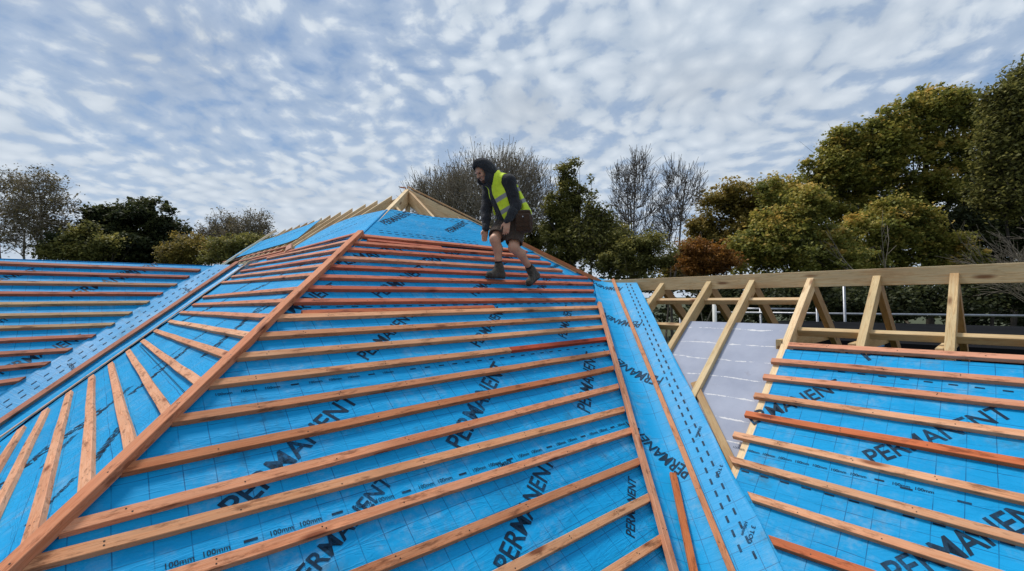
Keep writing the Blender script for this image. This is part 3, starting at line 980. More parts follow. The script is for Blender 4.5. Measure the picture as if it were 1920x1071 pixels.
class Field:
    """signed distance grid; shapes are blended in within their own boxes"""
    def __init__(s, lo, hi, h):
        s.lo, s.h = np.array(lo, float), h
        s.n = np.ceil((np.array(hi) - s.lo) / h).astype(int) + 1
        s.D = np.full(s.n, 1.0, dtype=np.float32)

    def box(s, lo, hi):
        i0 = np.clip(np.floor((np.array(lo) - s.lo) / s.h).astype(int), 0, s.n)
        i1 = np.clip(np.ceil((np.array(hi) - s.lo) / s.h).astype(int) + 1, 0, s.n)
        ax = [s.lo[k] + s.h * np.arange(i0[k], i1[k]) for k in range(3)]
        X = np.stack(np.meshgrid(*ax, indexing='ij'), -1)
        return tuple(slice(i0[k], i1[k]) for k in range(3)), X

    def _put(s, sl, d, k, op):
        o = s.D[sl]
        if o.size == 0: return
        if op == '+':
            if k > 0:
                hh = np.maximum(k - np.abs(o - d), 0) / k
                s.D[sl] = np.minimum(o, d) - hh * hh * k * .25
            else: s.D[sl] = np.minimum(o, d)
        else:
            if k > 0:
                hh = np.maximum(k - np.abs(o + d), 0) / k
                s.D[sl] = np.maximum(o, -d) + hh * hh * k * .25
            else: s.D[sl] = np.maximum(o, -d)

    def cap(s, a, b, ra, rb, k=.02, op='+', sq=None):
        """tapered capsule; sq = (axis, factor) flattens it along a direction"""
        a, b = np.array(a, float), np.array(b, float)
        m_ = max(ra, rb) * (1 if sq is None else max(1, 1 / min(1, sq[1]))) + k + .03
        sl, X = s.box(np.minimum(a, b) - m_, np.maximum(a, b) + m_)
        ab = b - a; L2 = max(1e-9, ab @ ab)
        t = np.clip(((X - a) @ ab) / L2, 0, 1)
        q = X - (a + t[..., None] * ab)
        if sq is not None:
            ax = np.array(sq[0], float); ax /= np.linalg.norm(ax)
            q = q + ((q @ ax) * (1 / sq[1] - 1))[..., None] * ax
        d = np.sqrt((q * q).sum(-1)) - (ra + (rb - ra) * t)
        s._put(sl, d, k, op)

    def chain(s, pts, rad, k=.02, op='+', sq=None):
        for i in range(len(pts) - 1): s.cap(pts[i], pts[i + 1], rad[i], rad[i + 1], k, op, sq)

    def ell(s, c, r, F=None, k=.02, op='+'):
        """ellipsoid with radii r along the rows of F"""
        c = np.array(c, float); r = np.array(r, float)
        m_ = r.max() + k + .03
        sl, X = s.box(c - m_, c + m_)
        q = X - c
        if F is not None: q = q @ np.array(F).T
        n_ = np.sqrt(((q / r) ** 2).sum(-1)); n2 = np.sqrt(((q / (r * r)) ** 2).sum(-1))
        d = n_ * (n_ - 1) / np.maximum(n2, 1e-6)
        s._put(sl, d, k, op)

    def bx(s, c, r, F, rd=.01, k=.01, op='+'):
        c = np.array(c, float); r = np.array(r, float)
        m_ = np.linalg.norm(r) + k + .03
        sl, X = s.box(c - m_, c + m_)
        q = np.abs((X - c) @ np.array(F).T) - (r - rd)
        d = np.sqrt((np.maximum(q, 0) ** 2).sum(-1)) + np.minimum(q.max(-1), 0) - rd
        s._put(sl, d, k, op)

    def cut(s, p, nrm, k=0.0):
        """keep the side the normal points away from"""
        nrm = np.array(nrm, float); nrm /= np.linalg.norm(nrm)
        sl, X = s.box(s.lo, s.lo + s.h * s.n)
        d = (X - np.array(p)) @ nrm
        s.D[sl] = np.maximum(s.D[sl], d)

    def rough(s, amp, sc_, seed=0):
        rg_ = np.random.default_rng(seed)
        sl, X = s.box(s.lo, s.lo + s.h * s.n)
        o = 0
        for i in range(6):
            kv = rg_.normal(size=3); kv *= sc_ * rg_.uniform(.6, 1.5) / np.linalg.norm(kv)
            o = o + np.sin(X @ kv + rg_.uniform(0, 6))
        s.D += (amp * o / 3).astype(np.float32)

    def mesh(s, name, mat, smooth_it=1):
        D = s.D
        ins = D < 0
        n0, n1, n2 = D.shape
        cr = np.zeros((n0-1, n1-1, n2-1), dtype=np.int8)
        acc = np.zeros((n0-1, n1-1, n2-1, 3), dtype=np.float32)
        corners = [(i, j, k_) for i in (0, 1) for j in (0, 1) for k_ in (0, 1)]
        def sub(A, c): return A[c[0]:n0-1+c[0], c[1]:n1-1+c[1], c[2]:n2-1+c[2]]
        for c in corners:
            for ax in range(3):
                if c[ax]: continue
                e = list(c); e[ax] = 1
                da, db = sub(D, c), sub(D, tuple(e))
                x = (da < 0) != (db < 0)
                t = np.where(x, da / np.where(x, da - db, 1), 0)
                cr += x
                for q in range(3):
                    acc[..., q] += np.where(x, (c[q] + t if q == ax else c[q]), 0)
        act = cr > 0
        idx = np.full(act.shape, -1, dtype=np.int64)
        idx[act] = np.arange(act.sum())
        I = np.argwhere(act)
        V = s.lo + s.h * (I + acc[act] / cr[act][:, None])
        F = []
        for ax in range(3):
            u, v = (ax + 1) % 3, (ax + 2) % 3
            a = np.take(ins, range(0, D.shape[ax] - 1), ax); b_ = np.take(ins, range(1, D.shape[ax]), ax)
            E = np.argwhere(a != b_)
            ok = (E[:, u] > 0) & (E[:, v] > 0) & (E[:, u] < D.shape[u] - 1) & (E[:, v] < D.shape[v] - 1)
            E = E[ok]
            if len(E) == 0: continue
            eu = np.zeros(3, int); eu[u] = 1; ev = np.zeros(3, int); ev[v] = 1
            f = np.stack([idx[tuple((E - eu - ev).T)], idx[tuple((E - ev).T)], idx[tuple(E.T)], idx[tuple((E - eu).T)]], 1)
            flip = ~a[tuple(E.T)]
            f[flip] = f[flip][:, ::-1]
            F.append(f)
        F = np.concatenate(F)
        F = F[(F >= 0).all(1)]
        for _ in range(smooth_it):
            S = np.zeros_like(V); C = np.zeros(len(V))
            for i in range(4):
                np.add.at(S, F[:, i], V[F[:, (i + 1) % 4]]); np.add.at(C, F[:, i], 1)
                np.add.at(S, F[:, i], V[F[:, (i - 1) % 4]]); np.add.at(C, F[:, i], 1)
            V = V * .5 + .5 * S / np.maximum(C, 1)[:, None]
        return mesh_np(name, V, F, mat, smooth=True)


def unit(v):
    v = np.array(v, float); return v / np.linalg.norm(v)


# local frame: X right in the photo, Y away from the camera, Z up; origin below the worker
PX = 148.5
Y0 = 5.69
WO = np.array([0.0, 0.0, 0.0])


def wp(x, y, dy=0.0):
    """body point from its place in the photo and its depth relative to the hips"""
    return at(x, y, Y0 + dy)


FWD = unit((-.87, -.50, 0)); LFT = unit((.50, -.87, 0))

pelvis = wp(957, 408, 0.0)
chest = wp(944, 364, -.05)
neck = wp(927, 338, -.10)
head = wp(907, 322, -.15)
shL, shR = wp(955, 341, -.20), wp(916, 346, .06)
elL, wrL = wp(968, 386, -.20), wp(951, 415, -.29)
elR, wrR = wp(912, 392, .0), wp(911, 430, -.10)
hipL, hipR = wp(969, 418, -.06), wp(946, 418, .08)
knL, anL = wp(963, 464, -.20), wp(996, 506, .11)
knR, anR = wp(928, 449, -.20), wp(936, 502, -.13)
toeL, heelL = wp(991, 534, .02), wp(1007, 520, .20)
toeR, heelR = wp(915, 519.5, -.25), wp(943, 521, -.08)
Fh = unit((-.78, -.56, -.60)); Lh = unit(np.cross((0, 0, 1), Fh)); Uh = np.cross(Fh, Lh)
HF = np.array([Fh, Lh, Uh])


def hp(f, l, u): return head + Fh * f + Lh * l + Uh * u


M_SKIN = None
m, nt, b = newmat('weathered_skin')
tc = N(nt, 'ShaderNodeTexCoord')
n1 = noise(nt, tc.outputs['Object'], 14, 4, .6)
c = mix(nt, n1, (.42, .21, .13), (.62, .34, .22))
nt.links.new(c, b.inputs['Base Color']); b.inputs['Roughness'].default_value = .55
b.inputs['Subsurface Weight'].default_value = .08; b.inputs['Subsurface Scale'].default_value = .01
M_SKIN = m


def cloth(name, colr, sc_=9, var=.35, wr=.95):
    m, nt, b = newmat(name)
    tc = N(nt, 'ShaderNodeTexCoord')
    n1 = noise(nt, tc.outputs['Object'], sc_, 5, .6, .5)
    n2 = noise(nt, tc.outputs['Object'], 120, 2)
    c = mix(nt, n1, tuple(x * (1 - var) for x in colr), tuple(x * (1 + var) for x in colr))
    nt.links.new(c, b.inputs['Base Color']); b.inputs['Roughness'].default_value = .9
    b.inputs['Specular IOR Level'].default_value = .15
    b.inputs['Sheen Weight'].default_value = .15
    bump(nt, b, math_n(nt, 'ADD', noise(nt, mapping(nt, tc.outputs['Object'], (1, 1, .6)), 16, 4, .6, 1.5), math_n(nt, 'MULTIPLY', n2, .12)), wr, .035)
    return m


M_HOOD = cloth('charcoal_sweat_cloth', (.027, .028, .032))
M_SHORT = cloth('brown_work_cloth', (.058, .039, .028), 12)
M_SOCK = cloth('black_sock_knit', (.012, .012, .013), 30)
M_BOOT = cloth('dusty_boot_leather', (.07, .06, .047), 25, .45)
M_SOLE = cloth('boot_sole_rubber', (.022, .02, .018), 25, .3)
M_POUCH = cloth('dark_pouch_leather', (.06, .033, .019), 14, .45)
M_HAIR = cloth('dark_stubble', (.10, .058, .04), 40, .3)

# torso axis used for the vest's bands
TAX = unit(neck - pelvis)
m, nt, b = newmat('high_visibility_cloth')
tc = N(nt, 'ShaderNodeTexCoord')
dt = N(nt, 'ShaderNodeVectorMath', operation='DOT_PRODUCT')
nt.links.new(tc.outputs['Object'], dt.inputs[0]); bax = unit(TAX + np.array([-.10, .12, .0])); dt.inputs[1].default_value = tuple(bax)
s_ = math_n(nt, 'SUBTRACT', dt.outputs['Value'], float(bax @ wp(938, 372, -.2)))
bands = None
for c0, hw in ((.0, .026), (-.155, .026)):
    l_ = math_n(nt, 'LESS_THAN', math_n(nt, 'ABSOLUTE', math_n(nt, 'SUBTRACT', s_, c0)), hw)
    bands = l_ if bands is None else math_n(nt, 'MAXIMUM', bands, l_)
n1 = noise(nt, tc.outputs['Object'], 11, 5, .65)
n2 = noise(nt, tc.outputs['Object'], 150, 2)
yl = mix(nt, ramp(nt, n1, [(.35, (0, 0, 0)), (.72, (1, 1, 1))]).outputs[0], (.72, .90, .03), (.50, .62, .02))
c = mix(nt, bands, yl, mix(nt, n1, (.2, .2, .2), (.32, .32, .33)))
nt.links.new(c, b.inputs['Base Color']); b.inputs['Roughness'].default_value = .7
bump(nt, b, math_n(nt, 'ADD', noise(nt, tc.outputs['Object'], 14, 4, .6, 1.0), math_n(nt, 'MULTIPLY', n2, .1)), .4, .02)
M_VEST = m

person = empty('person', wp(967, 530, .0), 'person in a charcoal hood, yellow vest and brown shorts stepping along the front slope battens', 'person')


def hand(Fd, wr, d, side, palm, curl, thumb, sz=1.0):
    """palm, four bent fingers of different lengths and a thumb; d points down the hand,
    side runs from little finger to index, palm is the way the palm faces"""
    d = unit(d); side = unit(side - d * (side @ d)); palm = unit(np.cross(d, side)) * (1 if np.cross(d, side) @ palm > 0 else -1)
    Fd.bx(wr + d * .052 * sz, (.052 * sz, .040 * sz, .015 * sz), [d, side, palm], .013, .012)
    Fd.cap(wr - d * .03, wr + d * .03, .026, .024, .015)
    for i, (o, L) in enumerate(((-.030, .062), (-.010, .076), (.011, .082), (.031, .074))):
        c_ = curl + .12 * (1.5 - i) * .5
        p = wr + d * .098 * sz + side * o * sz
        dd = d.copy(); r_ = .0098
        for j, fr_ in enumerate((.45, .32, .23)):
            an = c_ * (j + .5) * .75
            dd = d * math.cos(an) + palm * math.sin(an)
            q = p + dd * L * fr_ * sz
            Fd.cap(p, q, r_ * sz, (r_ - .0008) * sz, .004); p = q; r_ -= .0009
    p = wr + d * .03 * sz + side * .034 * sz
    q = p + (side * .55 + d * .75 + palm * thumb) * .042 * sz
    Fd.cap(p, q, .0135 * sz, .0115 * sz, .012)
    q2 = q + (side * .12 + d * .95 + palm * thumb * 1.2) * .034 * sz
    Fd.cap(q, q2, .0112 * sz, .009 * sz, .004)


# ---- body: one continuous figure
allp = np.array([pelvis, head, shL, shR, elL, wrL, elR, wrR, knL, anL, knR, anR, toeL, heelL, toeR, heelR])
lo, hi = allp.min(0) - .22, allp.max(0) + .25
B = Field(lo, hi, .0072)
B.ell(head + Uh * .02, (.098, .076, .105), HF, .02)
B.ell(hp(.035, 0, -.055), (.058, .056, .07), HF, .03)                 # face wedge
B.cap(hp(.072, 0, -.098), hp(.062, 0, -.088), .024, .03, .02)         # chin
B.cap(hp(.055, .03, -.075), hp(.02, .055, -.055), .02, .02, .02)      # jaw
B.cap(hp(.055, -.03, -.075), hp(.02, -.055, -.055), .02, .02, .02)
B.cap(hp(.093, .035, .028), hp(.093, -.035, .028), .012, .012, .014)  # brow
B.cap(hp(.094, 0, .018), hp(.118, 0, -.026), .010, .0145, .008)       # nose
B.ell(hp(.105, .012, -.03), (.010, .009, .008), HF, .006); B.ell(hp(.105, -.012, -.03), (.010, .009, .008), HF, .006)
for s_ in (1, -1):
    B.ell(hp(.091, s_ * .031, .006), (.010, .018, .011), HF, .008, '-')   # sockets
    B.ell(hp(.072, s_ * .045, -.025), (.022, .02, .02), HF, .02)          # cheeks
    B.ell(hp(.0, s_ * .079, -.01), (.022, .010, .032), HF, .008)          # ears
B.cap(hp(.093, .018, -.062), hp(.093, -.018, -.062), .0075, .0075, .006)  # lips
B.cap(hp(.104, .02, -.0565), hp(.104, -.02, -.0565), .0035, .0035, .003, '-')
B.cap(head - Uh * .06 - Fh * .02, neck, .058, .066, .03)
B.chain([neck, chest, pelvis], [.10, .15, .14], .06, sq=(FWD, .75))
for sh, el, wr in ((shL, elL, wrL), (shR, elR, wrR)):
    B.cap(neck, sh, .07, .065, .04); B.chain([sh, el, wr], [.058, .044, .028], .02)
hand(B, wrL, wp(948, 445, -.32) - wrL, -LFT * .3 + FWD, -LFT, .55, .35)
hand(B, wrR, wp(906, 460, -.13) - wrR, FWD, LFT, .5, .3)
for h_, k_, a_ in ((hipL, knL, anL), (hipR, knR, anR)):
    B.cap(pelvis, h_, .12, .10, .05)
    B.cap(h_, k_, .088, .062, .03)
    sh_ = unit(a_ - k_); bk = unit(np.cross(np.cross(sh_, -FWD), sh_))
    B.cap(k_, k_ + (a_ - k_) * .15, .058, .054, .03)
    B.chain([k_, k_ + (a_ - k_) * .33 + bk * .022, k_ + (a_ - k_) * .68 + bk * .006, a_], [.052, .058, .041, .035], .025)
    B.ell(k_ - bk * .022, (.04, .04, .045), None, .02)
B.cap(anL, toeL * .6 + heelL * .4 + np.array([0, 0, .03]), .034, .036, .03)
B.cap(anR, toeR * .6 + heelR * .4 + np.array([0, 0, .03]), .034, .036, .03)
body = link('body', B.mesh('body', M_SKIN, 2), person)
m_eye = simple('dark_eye', (.03, .025, .022), .25, .2, 30, bmp=0)
for s_ in (1, -1):
    E_ = Field(head - .16, head + .16, .004)
    E_.ell(hp(.088, s_ * .031, .006), (.011, .012, .009), HF, 0)
    link('eye', E_.mesh('eye', m_eye, 1), person)
E_ = Field(head - .2, head + .16, .005)
E_.ell(hp(.035, 0, -.06), (.0595, .0575, .0685), HF, .03); E_.cap(hp(.072, 0, -.098), hp(.062, 0, -.088), .0255, .0315, .02)
E_.cut(hp(.06, 0, -.07), Uh + Fh * .35)
E_.cap(hp(.105, .022, -.048), hp(.105, -.022, -.048), .006, .006, .004)
stub = link('beard', E_.mesh('beard', M_HAIR, 1), person)

# ---- hoodie: torso, sleeves, hood
lo, hi = allp[:8].min(0) - .3, allp[:8].max(0) + .3
G = Field(lo, hi, .0085)
hem = pelvis + TAX * .02
G.chain([neck, chest, hem], [.115, .172, .160], .07, sq=(FWD, .78))
G.cap(chest + FWD * .05, hem + FWD * .05, .12, .12, .06)
for sh, el, wr in ((shL, elL, wrL), (shR, elR, wrR)):
    G.cap(neck + (sh - neck) * .3, sh, .095, .088, .05)
    ee = wr + (el - wr) * .06
    G.chain([sh, sh + (el - sh) * .5, el, el + (ee - el) * .5, ee], [.078, .067, .061, .055, .046], .03)
    G.cap(ee - unit(wr - el) * .015, ee + unit(wr - el) * .018, .047, .045, .006)
# hood: a shell round the head, open towards the face, its back sagging on the neck
G.ell(hp(-.01, 0, .025), (.132, .112, .138), HF, .04)
G.cap(hp(.05, 0, .115), hp(.105, 0, .085), .045, .025, .04)            # peak over the brow
G.cap(hp(-.055, 0, .0), neck - FWD * .03 + np.array([0, 0, .02]), .105, .12, .05)
G.cap(hp(.05, .07, -.09), neck + FWD * .06, .05, .07, .04); G.cap(hp(.05, -.07, -.09), neck + FWD * .06, .05, .07, .04)
G.rough(.006, 26, 3)
G.ell(hp(.085, 0, -.014), (.10, .085, .122), HF, .012, '-')           # the opening
G.cap(hp(.10, 0, -.0), hp(.25, 0, -.06), .098, .12, .012, '-')
G.cut(hem - TAX * .055, -TAX)
hoodie = link('hoodie', G.mesh('hoodie', M_HOOD, 1), person)
hoodie['label'] = 'charcoal hooded sweatshirt with the hood up'
for s_, l_ in ((1, .15), (-1, .12)):
    p0 = hp(.06, s_ * .035, -.13) + FWD * .03; 
    p1 = p0 + np.array([0, 0, -l_]) - FWD * .02

# ---- vest
lo, hi = np.minimum(pelvis, neck) - .42, np.maximum(pelvis, neck) + .42
Vf = Field(lo, hi, .008)
vh = pelvis + TAX * .03
Vf.chain([neck + TAX * .02, chest, vh], [.132, .192, .190], .06, sq=(FWD, .80))
Vf.cap(chest + FWD * .05, vh + FWD * .06, .135, .14, .06)
for sh in (shL, shR): Vf.cap(neck, neck + (sh - neck) * .72, .10, .098, .04)
Vf.cap(chest - FWD * .05 + LFT * .05, vh - FWD * .10 + LFT * .06, .14, .17, .05)      # loose back, flaring at the hem
Vf.rough(.006, 20, 5)
# arm holes
sdL = unit(shL - neck)
Vf.cap(shL + sdL * .0, shL + sdL * .2, .105, .16, .012, '-'); Vf.cap(shL + sdL * .01, elL + sdL * .02, .098, .085, .012, '-')
Vf.cap(shR - sdL * .0, shR - sdL * .2, .105, .16, .012, '-'); Vf.cap(shR, elR, .098, .085, .012, '-')
# open front: a wedge that follows the chest, and the neck
fc = neck + FWD * .12 - LFT * .02
fc2 = vh + FWD * .14 + LFT * .0
Vf.cap(fc + np.array([0, 0, .06]), (fc + fc2) / 2 + FWD * .09, .072, .082, .008, '-')
Vf.cap((fc + fc2) / 2 + FWD * .09, fc2 + FWD * .07 - TAX * .1, .082, .098, .008, '-')
Vf.ell(neck + TAX * .04 + FWD * .04, (.12, .105, .15), None, .01, '-')
Vf.ell(hp(-.01, 0, .02), (.165, .14, .17), HF, .0, '-')
Vf.cut(vh - TAX * .075, -TAX - np.array([.12, 0, 0]))
vest = link('vest', Vf.mesh('vest', M_VEST, 1), person)
vest['label'] = 'open yellow safety vest with grey reflective bands'

# ---- shorts
lo, hi = np.array([pelvis, knL, knR, hipL, hipR]).min(0) - .25, np.array([pelvis, knL, knR]).max(0) + .25
Sf = Field(lo, hi, .0085)
Sf.cap(pelvis + TAX * .07, pelvis - np.array([0, 0, .06]), .145, .165, .05, sq=(FWD, .85))
for h_, k_ in ((hipL, knL), (hipR, knR)):
    Sf.cap(pelvis - np.array([0, 0, .04]), h_, .14, .122, .05)
    e = h_ + (k_ - h_) * .86
    Sf.cap(h_, e + (k_ - h_) * .2, .118, .100, .03)
Sf.rough(.007, 24, 8)
for h_, k_ in ((hipL, knL), (hipR, knR)):
    e = h_ + (k_ - h_) * .84; d_ = unit(k_ - h_)
    # hem: cut each leg off and hollow it a little
    Sf.cap(e + d_ * .115, e + d_ * .30, .15, .15, .0, '-')
    Sf.cap(e + d_ * -.02, e + d_ * .25, .078, .088, .006, '-')
shorts = link('shorts', Sf.mesh('shorts', M_SHORT, 1), person)

# ---- socks and boots
for nm, a_, k_, toe, heel in (('L', anL, knL, toeL, heelL), ('R', anR, knR, toeR, heelR)):
    up_ = unit(k_ - a_)
    S1 = Field(a_ - .2, a_ + .25, .006)
    S1.cap(a_ - up_ * .02, a_ + up_ * .085, .045, .047, .0); S1.cut(a_ + up_ * .085, up_); S1.rough(.002, 60, 2)
    link('sock', S1.mesh('sock', M_SOCK, 1), person)
    fd = toe - heel; fl = np.linalg.norm(fd); fd = fd / fl
    sidev = unit(np.cross(FRONT.n * .5 + np.array([0, 0, .7]), fd)); nv = np.cross(fd, sidev)
    c0 = heel; 
    S2 = Field(np.minimum(heel, toe) - .2, np.maximum(heel, toe) + np.array([.2, .2, .28]), .006)
    LB = .268
    mid = (heel + toe) / 2
    H_ = mid - fd * LB * .36; T_ = mid + fd * LB * .36
    S2.cap(H_ + nv * .045, a_ + up_ * .005, .043, .048, .03)
    S2.cap(a_ - up_ * .02, a_ + up_ * .035, .054, .056, .02)
    S2.cap(a_ - nv * .01, T_ - fd * .05 + nv * .048, .044, .037, .04)
    S2.cap(H_ + nv * .035, T_ + nv * .036, .039, .039, .03, sq=(nv, .85))
    S2.ell(T_ + nv * .036 + fd * .005, (.048, .045, .034), [fd, sidev, nv], .02)
    S2.cut(mid + nv * .012, -nv)
    S2.cap(a_ + up_ * .02, a_ + up_ * .15, .044, .05, .004, '-')
    S2.rough(.0025, 60, 4)
    bt = link('boot', S2.mesh('boot', M_BOOT, 1), person)
    S3 = Field(np.minimum(heel, toe) - .2, np.maximum(heel, toe) + np.array([.2, .2, .2]), .006)
    S3.cap(H_ - fd * .012 + nv * .006, T_ + fd * .016 + nv * .006, .043, .046, .0, sq=(nv, .5))
    S3.cut(mid - nv * .010, -nv); S3.cut(mid + nv * .022, nv)
    for q in range(6):
        c_ = H_ + (T_ - H_) * (q + .5) / 6 - nv * .012
        S3.bx(c_, (.004, .08, .008), [fd, sidev, nv], .001, .0, '-')
    link('sole', S3.mesh('sole', M_SOLE, 1), bt)
    # laces
    S4 = Field(np.minimum(heel, toe) - .2, np.maximum(heel, toe) + np.array([.2, .2, .28]), .005)
    for q in range(4):
        p_ = a_ + (T_ - fd * .03 + nv * .05 - a_) * (.25 + .2 * q) + nv * .042 + fd * .012
        S4.cap(p_ - sidev * .025, p_ + sidev * .025, .0045, .0045, .0)
    link('laces', S4.mesh('laces', M_SOCK, 1), bt)

# ---- tool pouch on the belt at the back of his hip
pc = wp(982, 416, -.20)
PF = np.array([unit(FWD * .75 - LFT * .6), unit(LFT * .75 + FWD * .6), np.array([0, 0, 1.0])])
Pf = Field(pc - .3, pc + .3, .007)
Pf.bx(pc - np.array([0, 0, .02]), (.108, .068, .108), PF, .045, .02)
Pf.bx(pc + np.array([0, 0, .085]), (.09, .06, .055), PF, .03, .03)
Pf.rough(.008, 22, 6)
Pf.bx(pc + PF[1] * .075 - np.array([0, 0, .0]), (.085, .004, .07), PF, .002, .0)
Pf.bx(pc + PF[1] * .080 + np.array([0, 0, .035]), (.085, .010, .05), PF, .010, .015)
pouch = empty('tool_pouch', pc - np.array([0, 0, .13]), 'dark brown leather tool pouch hanging at the hip of the hooded worker', 'tool pouch')
link('bag', Pf.mesh('bag', M_POUCH, 1), pouch)
m_st = simple('pouch_steel', (.6, .6, .6), .3, .1, 20, metal=.8, bmp=0)
Pf = Field(pc - .2, pc + .25, .005)
Pf.ell(pc + PF[1] * .093 + np.array([0, 0, .048]), (.011, .011, .011), None, 0)
link('stud', Pf.mesh('stud', m_st, 1), pouch)
# ================================================================== ground, far things, scaffold
m, nt, b = newmat('rough_grass')
tc = N(nt, 'ShaderNodeTexCoord')
n1 = noise(nt, tc.outputs['Object'], .35, 6, .65); n2 = noise(nt, tc.outputs['Object'], 9, 4, .6)
c = mix(nt, n1, (.035, .05, .014), (.07, .075, .025)); c = mix(nt, math_n(nt, 'MULTIPLY', n2, .6), c, (.02, .028, .01))
nt.links.new(c, b.inputs['Base Color']); b.inputs['Roughness'].default_value = .95
bump(nt, b, n2, .6, .05)
gm = mesh_np('ground', [(-900, -300, 0), (900, -300, 0), (900, 1500, 0), (-900, 1500, 0)], [[0, 1, 2, 3]], m)
tag(link('ground', gm), kind='structure')

# dark felt roof beyond the timbers
m_felt = simple('dark_roofing_felt', (.010, .0105, .012), .95, .35, 1.2, spec=.03, bmp=.25, bdist=.01)
fr = empty('flat_roof', (9, 12, 2.4), 'dark grey felt flat roof seen beyond the bare rafters on the right', 'roof')
fz = EYE - .66


def slab(name, pts, z0, z1, mat, parent):
    n_ = len(pts)
    V = [(x, y, z0) for x, y in pts] + [(x, y, z1) for x, y in pts]
    F = [list(range(n_ - 1, -1, -1)), list(range(n_, 2 * n_))] + [[i, (i + 1) % n_, n_ + (i + 1) % n_, n_ + i] for i in range(n_)]
    return link(name, mesh_np(name, V, F, mat), parent)


p2 = lambda a1, a2: tuple((D1 * a1 + D2 * a2)[:2])
slab('deck', [p2(rb + 2.1, -4), p2(rb + 7.5, -4), p2(rb + 7.5, 3.9), p2(rb + 2.1, 3.9)], 2.3, fz, m_felt, fr)
m_galv = simple('galvanised_tube', (.30, .31, .33), .42, .25, 9, metal=.75, bmp=.05)
m_white = simple('white_painted_post', (.62, .62, .58), .5, .12, 6)


def tube_mesh(name, paths, mat, k=10):
    """paths: list of (points, radii)"""
    V, F = [], []
    for pts, rad in paths:
        pts = [np.asarray(p, float) for p in pts]
        b = len(V)
        t = pts[-1] - pts[0]; t /= np.linalg.norm(t)
        u = np.cross(t, (0, 0, 1.0)); u = u if np.linalg.norm(u) > .05 else np.cross(t, (0, 1.0, 0)); u /= np.linalg.norm(u)
        v = np.cross(t, u)
        for p, r_ in zip(pts, rad):
            for j in range(k):
                an = 2 * math.pi * j / k
                V.append(p + r_ * (math.cos(an) * u + math.sin(an) * v))
        for i in range(len(pts) - 1):
            for j in range(k):
                F.append([b + i * k + j, b + i * k + (j + 1) % k, b + (i + 1) * k + (j + 1) % k, b + (i + 1) * k + j])
        F.append([b + j for j in range(k)][::-1]); F.append([b + (len(pts) - 1) * k + j for j in range(k)])
    return mesh_np(name, V, F, mat, smooth=True)


sf = empty('scaffold_rail', at(1600, 640, 10.5) * np.array([1, 1, 0]), 'grey scaffold guard rail of tubes beyond the bare rafters', 'scaffolding')
YS = 10.5
r0, r1 = at(1340, 586, YS + 1.5), at(2150, 595, YS - 1.0)
link('rail', tube_mesh('rail', [([r0, r1], [.03, .03])], m_galv), sf)
r0, r1 = at(1383, 579, YS + 1.4), at(1515, 580, YS + 1.0)
link('rail', tube_mesh('rail', [([r0, r1], [.028, .028])], m_galv), sf)
for x, y0, Y in ((1531, 545, YS + .6), (1582, 528, YS + .5), (1425.5, 570, YS + 1.2), (1275, 577, YS + 1.6), (1990, 520, YS - .4)):
    tp = at(x, y0, Y)
    link('standard', tube_mesh('standard', [([(tp[0], tp[1], 0.0), tp], [.03, .03])], m_galv), sf)
pp = at(1339, 553, 11.5)
po = link('post', tube_mesh('post', [([(pp[0], pp[1], 0), pp], [.05, .05])], m_white, 14))
tag(po, 'short white round post beyond the insulation boards, left of the scaffold tubes', 'post')

# ================================================================== trees


def leaf_mat(name, stops, rough=.6, transl=.38):
    m, nt, b = newmat(name)
    at_ = N(nt, 'ShaderNodeAttribute', attribute_name='tint')
    r = ramp(nt, at_.outputs['Fac'], stops)
    nt.links.new(r.outputs[0], b.inputs['Base Color'])
    b.inputs['Roughness'].default_value = rough
    b.inputs['Specular IOR Level'].default_value = .25
    tr = N(nt, 'ShaderNodeBsdfTranslucent')
    nt.links.new(r.outputs[0], tr.inputs['Color'])
    ms = N(nt, 'ShaderNodeMixShader'); ms.inputs[0].default_value = transl
    nt.links.new(b.outputs[0], ms.inputs[1]); nt.links.new(tr.outputs[0], ms.inputs[2])
    nt.links.new(ms.outputs[0], nt.nodes['Material Output'].inputs[0])
    return m


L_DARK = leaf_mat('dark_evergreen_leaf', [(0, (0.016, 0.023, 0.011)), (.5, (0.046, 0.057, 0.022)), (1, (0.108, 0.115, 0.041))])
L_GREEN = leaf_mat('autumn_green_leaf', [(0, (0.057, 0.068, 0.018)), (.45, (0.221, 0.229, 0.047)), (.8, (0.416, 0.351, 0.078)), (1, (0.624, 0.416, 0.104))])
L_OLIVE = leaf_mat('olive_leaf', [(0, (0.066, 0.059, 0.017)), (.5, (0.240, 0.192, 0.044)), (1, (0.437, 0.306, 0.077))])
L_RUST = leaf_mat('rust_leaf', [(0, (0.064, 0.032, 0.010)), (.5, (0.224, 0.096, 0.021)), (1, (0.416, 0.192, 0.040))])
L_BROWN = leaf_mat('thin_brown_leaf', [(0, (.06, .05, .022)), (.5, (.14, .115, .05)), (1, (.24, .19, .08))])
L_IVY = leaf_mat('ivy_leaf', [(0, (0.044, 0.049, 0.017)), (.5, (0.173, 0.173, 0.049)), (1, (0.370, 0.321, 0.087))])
B_DARK = simple('dark_bark', (.045, .037, .03), .9, .35, 3, bmp=.4, bdist=.02)
B_PALE = simple('pale_bark', (.20, .17, .13), .85, .3, 3, bmp=.3, bdist=.01)
B_GREY = simple('grey_twig_bark', (.13, .112, .095), .9, .3, 3, bmp=0)
B_BUSH = simple('brown_twig_bark', (.24, .205, .155), .9, .3, 3, bmp=0)


